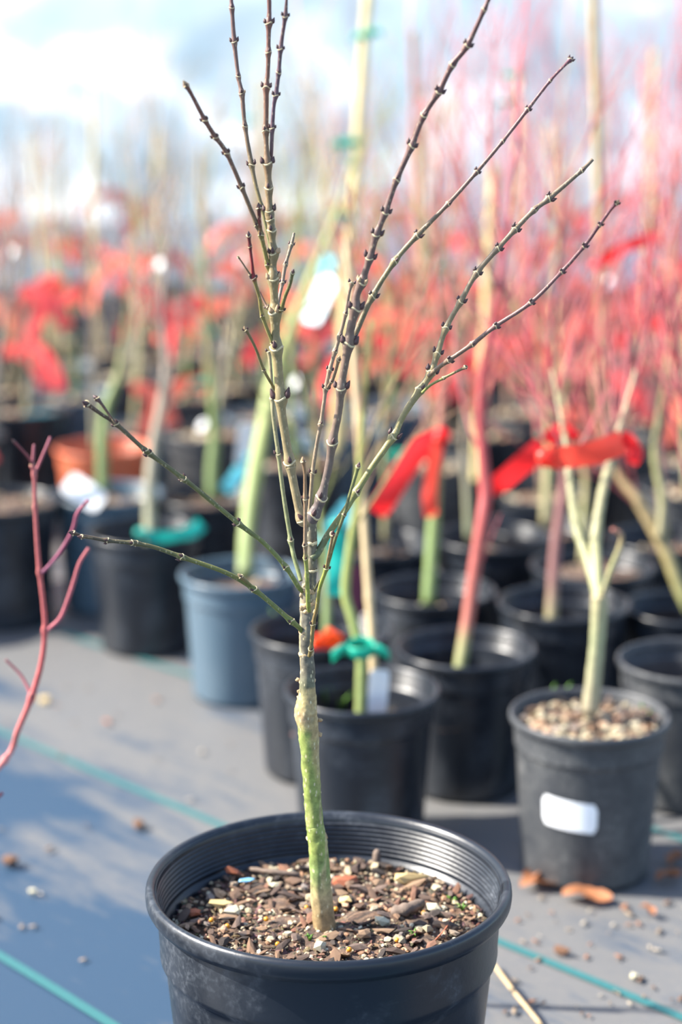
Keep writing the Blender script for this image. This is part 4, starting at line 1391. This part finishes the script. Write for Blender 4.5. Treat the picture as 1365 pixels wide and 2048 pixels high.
tie(790, 912, 3.0, 'green tie above the long red ribbon', 'tiegreen', 1.3)
plate('tag_or_glint', 640, 600, 3.2, 44, 100, 'paleblue', 'shiny pale blue tag hanging between the leaders', 0.12, -0.7, -0.5, 'tag')
plate('tag_or_glint', 655, 533, 3.25, 30, 40, 'cyan', 'small blue tag above the shiny pale blue one', 0.1, -0.6, -0.4, 'tag')
for (x, y, yy, s, lab) in [(318, 530, 3.6, 24, 'round white glint disc above the red ribbons at the left'), (22, 505, 3.6, 22, 'round white glint disc near the left edge'), (1215, 567, 3.0, 28, 'round white glint disc below the high red ribbon at right'),
                           (486, 520, 3.4, 28, 'round white glint disc beside the red-tipped maple twig'), (405, 850, 3.2, 24, 'round white disc above the small pots left of the maple'), (590, 765, 3.3, 26, 'round white disc right of the central leader')]:
    plate('tag_or_glint', x, y, yy, s, s, 'white', lab, 0.0, -0.9, -0.6, 'tag', rnd_=0.49)  # white discs added to stand for out-of-focus sun glints
ribbon_px([(20, 855), (50, 842), (90, 836), (125, 840)], 3.5, 30, 'cyan', 'pale blue ribbon lying over pots at the left', 0.25)

# the pink twig plant at the left edge, its pot outside the frame
PY_ = 1.60
rp, Rp = empty('potted_sapling', (-0.372, 1.345, 0)), 0.08
tag(rp, 'slender pink-red twig with few side shoots leaning in from the left edge', 'potted tree')
make_pot(Rp, 0.165, M['pot'], rp, 56)
small_soil(Rp * 0.872, 0.165 - 0.02, rp, rn)
NEAR.append((rp.location.x, rp.location.y, Rp, 0.165, rp))
PK = [(0, lin((204, 156, 130))), (0.4, lin((206, 136, 128))), (0.65, lin((178, 86, 84))), (1, lin((172, 96, 94)))]
stem_px = [(0, 0, 14), (0, 0, 13.5), (0, 0, 12.5), (9, 1521, 12, 1), (36, 1460, 12), (63, 1395, 12, 1), (83, 1326, 11), (90, 1261, 10.5, 1), (87, 1207, 9.5), (79.5, 1145, 9.5, 1), (74, 1080, 8.5), (70.5, 1015, 8, 1), (68.6, 950, 8, 1), (65, 930, 8.5, 1)]
kw = dict(root=rp, ringmat='bud_tan', bark='bark_far', ringscale=0.85)
branch(stem_px, PY_, PY_, PK, 'cut', 5, pre=[Vector((-0.37, 1.352, 0.14)), Vector((-0.362, 1.40, 0.175)), Vector((-0.333, 1.49, 0.196))], **kw)
branch([(65, 932, 5), (60, 918, 5), (46, 902, 4.5), (29, 884, 5.5)], PY_, PY_ - 0.01, [(0, lin((140, 70, 74))), (1, lin((110, 50, 54)))], 'bud', **kw)
branch([(65, 930, 6), (67, 905, 5.5), (68, 889, 4.5)], PY_, PY_, [(0, lin((160, 90, 96))), (1, lin((170, 100, 110)))], 'cut', **kw)
branch([(69, 945, 6), (74, 938, 6), (88, 905, 5.5), (101, 874, 5)], PY_, PY_ + 0.01, [(0, lin((160, 80, 88))), (1, lin((150, 80, 96)))], 'cut', **kw)
branch([(79.5, 1147, 8), (90, 1140, 7), (119, 1106, 7.5), (144.5, 1062, 7.5), (155, 1026, 7.5), (177, 1001, 7)], PY_, PY_ - 0.01, [(0, lin((130, 70, 96))), (1, lin((150, 76, 92)))], 'cut', **kw)
branch([(92, 1262, 8), (100, 1256, 8), (123, 1232, 8), (144.5, 1174, 8.5), (159, 1127, 7.5), (177, 1097, 7)], PY_, PY_ - 0.01, [(0, lin((170, 90, 100))), (1, lin((170, 92, 96)))], 'cut', **kw)
branch([(62, 1392, 7), (54, 1372, 7), (40, 1348, 6), (11, 1319, 6)], PY_, PY_ + 0.01, [(0, lin((170, 100, 104))), (1, lin((130, 84, 84)))], 'cut', **kw)
branch([(-30, 1560, 8), (-16, 1600, 7), (5, 1586, 7)], PY_ - 0.03, PY_ - 0.03, [(0, lin((170, 100, 104))), (1, lin((140, 70, 80)))], 'cut', **kw)


# ------------------------------------------------------------------ the crowded rows behind
PR, PH = 0.082, 0.166
body, lip = pot_profiles(PR, PH, False)
potm = {}
for kname in ('pot', 'pot_dusty', 'pot_blue'):
    q = MB(); lathe(q, body, 28); mm = q.mesh('pot'); mm.materials.append(M[kname])
    q2 = MB(); lathe(q2, lip, 28); mm2 = q2.mesh('rim'); mm2.materials.append(M[kname])
    potm[kname] = (mm, mm2)
soilm = []
for k in range(4):
    mm = soil_mb(PR * 0.872, PH - 0.018, random.Random(50 + k), 5, 20, 0.004, 46, 0.008, 0.75).mesh('soil'); mm.materials.append(M['soil']); soilm.append(mm)


def proto(kind, seed):
    rnd = random.Random(seed)
    root = empty('potted_sapling', (0, 0, 0))
    pk = rnd.choice(['pot', 'pot', 'pot_dusty', 'pot_dusty', 'pot_blue'])
    po = link('pot', potm[pk][0], None, root)
    link('rim', potm[pk][1], None, po)
    link('soil', soilm[seed % 4], None, root)
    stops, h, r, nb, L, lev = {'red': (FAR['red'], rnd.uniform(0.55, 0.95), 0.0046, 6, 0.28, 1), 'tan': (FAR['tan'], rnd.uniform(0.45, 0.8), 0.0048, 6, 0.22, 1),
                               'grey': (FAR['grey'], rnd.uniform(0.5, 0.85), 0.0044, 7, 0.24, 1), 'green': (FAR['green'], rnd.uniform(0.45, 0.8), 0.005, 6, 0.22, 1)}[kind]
    q = MB(); p = Vector((0, 0, PH - 0.035)); d = Vector((rnd.uniform(-0.12, 0.12), rnd.uniform(-0.12, 0.12), 1)).normalized()
    pts = [p.copy()]
    n = 12
    for i in range(n):
        d = (d + Vector((rnd.uniform(-0.1, 0.1), rnd.uniform(-0.1, 0.1), 0.06))).normalized()
        p = p + d * (h / n); pts.append(p.copy())
    tube(q, pts, [r * (1 - 0.7 * i / n) for i in range(n + 1)], 8, [lerpc(stops, i / n) for i in range(n + 1)])
    q.build('trunk', M['bark_far'], root)
    for k in range(nb):
        i = int(2 + (n - 3) * (k + rnd.random()) / nb)
        ax = (pts[i + 1] - pts[i]).normalized()
        perp = Matrix.Rotation(k * 2.4 + rnd.uniform(-0.4, 0.4), 3, ax) @ ax.orthogonal().normalized()
        q = MB()
        twig(q, pts[i], ax + perp * rnd.uniform(0.45, 0.85), L * (1.15 - 0.5 * i / n) * rnd.uniform(0.8, 1.2), r * 0.30, stops, rnd, lev, 0.25 + 0.4 * i / n, 1.0)
        q.build('branch', M['bark_far'], root)
    return root


PROTO = {k: [[proto(k, 100 * a + b_), False] for b_ in range(4)] for a, k in enumerate(('red', 'tan', 'grey', 'green'))}
LAB = {'red': 'red-twigged bare sapling in small pot among the crowded rows behind', 'tan': 'tan-stemmed bare sapling in small pot among the crowded rows behind',
       'grey': 'greyish bare sapling in small pot among the crowded rows behind', 'green': 'green-stemmed bare sapling in small pot among the crowded rows behind'}

RIB = []
for k in range(8):
    rnd = random.Random(300 + k)
    q = MB(); v = []; f = []
    L = rnd.uniform(0.09, 0.16); W = rnd.uniform(0.022, 0.032)
    dirx = 1 if k % 2 else -1
    p = Vector((0, -0.008, 0)); d = Vector((dirx * rnd.uniform(0.4, 1.0), -0.25, rnd.uniform(-0.1, 0.35))).normalized()
    m_ = 12; tw = rnd.uniform(-0.8, 0.8)
    for i in range(m_ + 1):
        t = d
        side = t.cross(Vector((0, 1, 0))).normalized()
        b_ = t.cross(side).normalized()
        wd = side * math.cos(tw * i / m_) + b_ * math.sin(tw * i / m_)
        v += [p - wd * W / 2, p + b_ * 0.0015, p + wd * W / 2]
        p = p + d * (L / m_)
        d = (d + Vector((0, rnd.uniform(-0.05, 0.05), -rnd.uniform(0.10, 0.24)))).normalized()
    for i in range(m_):
        for h in range(2): f.append((i * 3 + h, i * 3 + h + 1, i * 3 + h + 4, i * 3 + h + 3))
    q.add(v, f)
    prof = [(0.007, -W * 0.3), (0.0085, -W * 0.15), (0.0085, W * 0.15), (0.007, W * 0.3)]
    lathe(q, prof, 10)
    mm = q.mesh('flagging_ribbon'); mm.materials.append(M['coral_far' if k in (2, 5) else 'red_far']); RIB.append(mm)

rf = random.Random(77)
taken = [(a[0], a[1], a[2]) for a in NEAR]
count = 0
row = 0
fill = []; rib_fill = []
y = 2.72
while y < 5.5:
    half = 0.178 * y + 0.42
    x = -half + (0.115 if row % 2 else 0)
    while x < half:
        px_ = x + rf.uniform(-0.015, 0.015); py_ = y + rf.uniform(-0.015, 0.015)
        x += 0.225 if y < 4.6 else 0.25
        # keep clear of the hand-placed pots and of the open floor in front
        if any((px_ - a) ** 2 + (py_ - b_) ** 2 < (c_ + 0.088) ** 2 for a, b_, c_ in taken): continue
        if y < 3.05 and px_ < 0.30 and not (px_ < -0.60): continue
        u = px_ / (0.178 * y)
        rr = rf.random()
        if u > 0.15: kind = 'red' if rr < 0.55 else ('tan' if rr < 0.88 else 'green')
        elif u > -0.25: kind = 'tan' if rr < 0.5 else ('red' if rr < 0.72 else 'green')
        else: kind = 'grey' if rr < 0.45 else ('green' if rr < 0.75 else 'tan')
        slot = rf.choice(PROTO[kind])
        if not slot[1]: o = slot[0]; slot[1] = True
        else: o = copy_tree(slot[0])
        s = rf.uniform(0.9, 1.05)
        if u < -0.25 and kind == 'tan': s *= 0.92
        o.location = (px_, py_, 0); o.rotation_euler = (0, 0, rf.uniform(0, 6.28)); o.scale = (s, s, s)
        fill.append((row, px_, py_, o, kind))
        count += 1
        taken.append((px_, py_, 0.082 * s))
        for kk in range(2):
            if rf.random() > ((0.9, 0.55)[kk] if y > 3.2 else (0.5, 0.1)[kk]): continue
            z = rf.uniform(0.21, 0.40) if y < 4.4 else rf.uniform(0.20, 0.46)
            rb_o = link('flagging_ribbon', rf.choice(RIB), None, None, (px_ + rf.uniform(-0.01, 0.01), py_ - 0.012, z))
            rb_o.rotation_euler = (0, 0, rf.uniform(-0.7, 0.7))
            rib_fill.append((row, px_, py_, rb_o))
        if rf.random() < 0.20:
            tie(0, 0, 0, 'small green tie on a sapling in the crowded rows behind', 'tiegreen', rf.uniform(0.9, 1.3), 'green ties in the rear rows', Vector((px_, py_ - 0.01, rf.uniform(0.22, 0.7))))
    y += 0.20 if y < 4.6 else 0.23
    row += 1
ORD = ['first', 'second', 'third', 'fourth', 'fifth', 'sixth', 'seventh', 'eighth', 'ninth', 'tenth', 'eleventh', 'twelfth', 'thirteenth', 'fourteenth', 'fifteenth', 'sixteenth', 'seventeenth', 'eighteenth', 'nineteenth', 'twentieth']
KW = {'red': 'red-twigged', 'tan': 'tan-stemmed', 'grey': 'greyish', 'green': 'green-stemmed'}


def place(a, b_):
    u = a / (0.175 * b_)
    return 'left' if u < -0.33 else ('middle' if u < 0.33 else 'right')


for rw in sorted(set(q[0] for q in fill)):
    mem = sorted([q for q in fill if q[0] == rw and abs(q[1]) < 0.178 * q[2] + 0.03], key=lambda q: q[1])
    for i, q in enumerate(mem):
        if rw < 20:
            tag(q[3], '%s bare sapling, %s pot from the left in the %s rear row' % (KW[q[4]], ORD[i], ORD[rw]), 'potted tree', KW[q[4]] + ' saplings in the rear rows')
        else:
            tag(q[3], '%s bare sapling far back at the %s of the crowded rows' % (KW[q[4]], place(q[1], q[2])), 'potted tree', KW[q[4]] + ' saplings far back, ' + place(q[1], q[2]))
    for q in [q for q in fill if q[0] == rw and q not in mem]:
        tag(q[3], '%s bare sapling just outside the picture edge in the rear rows' % KW[q[4]], 'potted tree', KW[q[4]] + ' saplings outside the edge')
    for q in [q for q in rib_fill if q[0] == rw and abs(q[1]) >= 0.178 * q[2] + 0.03]:
        tag(q[3], 'red ribbon on a sapling just outside the picture edge', 'ribbon', 'red ribbons outside the edge')
    mem = sorted([q for q in rib_fill if q[0] == rw and abs(q[1]) < 0.178 * q[2] + 0.03], key=lambda q: q[1])
    for i, q in enumerate(mem):
        if rw < 20:
            tag(q[3], 'red ribbon, %s from the left tied in the %s rear row' % (ORD[min(i, len(ORD) - 1)], ORD[rw]), 'ribbon', 'red ribbons in the rear rows')
        else:
            tag(q[3], 'red ribbon on a far sapling at the %s of the crowded rows' % place(q[1], q[2]), 'ribbon', 'red ribbons far back, ' + place(q[1], q[2]))
for k in PROTO:                  # prototypes that found no place
    for slot in PROTO[k]:
        if not slot[1]:
            for ch in list(slot[0].children):
                for g_ in list(ch.children): bpy.data.objects.remove(g_)
                bpy.data.objects.remove(ch)
            bpy.data.objects.remove(slot[0])
print('rear saplings', count)

# ------------------------------------------------------------------ litter on the ground cloth
rl = random.Random(9)
LM = []
for k in range(5):
    q = MB(); v, f = lump(rl, rl.uniform(1, 1.8), rl.uniform(0.4, 0.8), 0.16, 0.9, ICO1); q.add(v, f)
    mm = q.mesh('bark_flake'); mm.materials.append(M['litter']); LM.append(mm)


def litter(px, py, s, label, group=None, mat=None, name='bark_flake', lumpy=False):
    p = on(px, py, 0.0)
    mesh = rl.choice(PEBS) if lumpy else rl.choice(LM)
    if mat:
        mesh = mesh.copy(); mesh.materials.clear(); mesh.materials.append(M[mat])
    o = link(name, mesh, None, None, (p.x, p.y, s * (0.35 if lumpy else 0.15)))
    o.scale = (s, s, s)
    o.rotation_euler = (rl.uniform(-0.12, 0.12), rl.uniform(-0.12, 0.12), rl.uniform(0, 6.28))
    tag(o, label, 'debris', group)


M['orangeleaf'] = simple('dry_orange_leaf', lin((152, 98, 64)), 0.7, 0.25, 90, 0.3, trans=0.2)
M['brownclod'] = simple('brown_clod', lin((112, 80, 60)), 0.9, 0.3, 200, 0.6)
litter(278, 1652, 0.009, 'brown clod beside the upper teal stripe, left of the big pot', None, 'brownclod', 'soil_clod', True)
litter(18, 1728, 0.011, 'brown clod at the left edge of the ground', None, 'brownclod', 'soil_clod', True)
litter(66, 1785, 0.005, 'small pale pebble near the left edge', None, 'whiterock', 'pebble', True)
litter(90, 1402, 0.007, 'pale tan pebble behind the pink twig', None, 'tanrock', 'pebble', True)
litter(215, 1443, 0.007, 'rust flake above the upper teal stripe, left', None, 'redchip')
litter(1120, 1905, 0.008, 'brown clod on the pale ground, right of the big pot', None, 'brownclod', 'soil_clod', True)
litter(1270, 1955, 0.005, 'white pebble at the lower right', None, 'whiterock', 'pebble', True)


def leaf(px, py, L, rot, label, mat='orangeleaf'):
    p = on(px, py, 0.0)
    q = MB(); v = []; f = []
    n = 8
    for i in range(n + 1):
        t = i / n
        hw = 0.30 * L * math.sin(math.pi * min(1, t * 0.96 + 0.02)) ** 0.8 * (1 + 0.5 * noise.noise(Vector((t * 9, px, 0))))
        for h in (-1, -0.5, 0, 0.5, 1):
            v.append(((t - 0.5) * L, hw * h, 0.004 + 0.005 * abs(h) * math.sin(3.14 * t) + 0.003 * math.sin(t * 7 + h)))
    for i in range(n):
        for h in range(4): f.append((i * 5 + h, i * 5 + h + 1, i * 5 + h + 6, i * 5 + h + 5))
    q.add(v, f)
    o = q.build('dry_leaf', M[mat], loc=(p.x, p.y, 0.001))
    o.rotation_euler = (0, 0, rot)
    tag(o, label, 'leaf')


leaf(1082, 1772, 0.045, 0.3, 'curled orange dry leaf at the foot of the stickered pot, left one')
leaf(1062, 1762, 0.03, 1.3, 'small orange dry leaf touching the stickered pot at its left foot')
leaf(1175, 1800, 0.05, -0.3, 'orange dry leaf lying in front of the stickered pot')
leaf(1297, 1830, 0.018, -0.8, 'small pink-orange leaf on the ground at right')
leaf(1338, 1760, 0.03, 0.4, 'orange dry leaf right of the stickered pot')
leaf(1350, 1725, 0.03, 0.9, 'orange dry leaf in the shade right of the stickered pot')
for k in range(110):
    x_ = rl.uniform(1000, 1400) if k % 2 else rl.uniform(-40, 1400); y_ = rl.uniform(1300, 2080)
    if x_ < 300: y_ = rl.uniform(1300, 2080)
    elif 300 <= x_ < 1010: y_ = rl.uniform(1330, 1600) if x_ < 560 else rl.uniform(1700, 1760)
    else: y_ = rl.uniform(1790, 2080)
    p = on(x_, y_, 0)
    if any((p.x - a) ** 2 + (p.y - b_) ** 2 < (c_ + 0.01) ** 2 for a, b_, c_ in taken): continue
    if (p.x - mc_.x) ** 2 + (p.y - mc_.y) ** 2 < (mainR + 0.01) ** 2: continue
    litter(x_, y_, rl.uniform(0.0018, 0.0048), 'small bark flake or crumb scattered on the ground cloth', 'crumbs scattered on the ground cloth')
sm_ = MB()
a_ = on(985, 1925, 0.004); c_ = on(1085, 2052, 0.004)
O = a_.copy()
tube(sm_, catmull([a_ - O, on(1030, 1985, 0.012) - O, c_ - O], 8), [0.0022] * 16 + [0.0016], 7)
o = sm_.build('straw_stalk', M['straw'], loc=O)
tag(o, 'pale dry stalk lying on the ground right of the big pot', 'stalk')
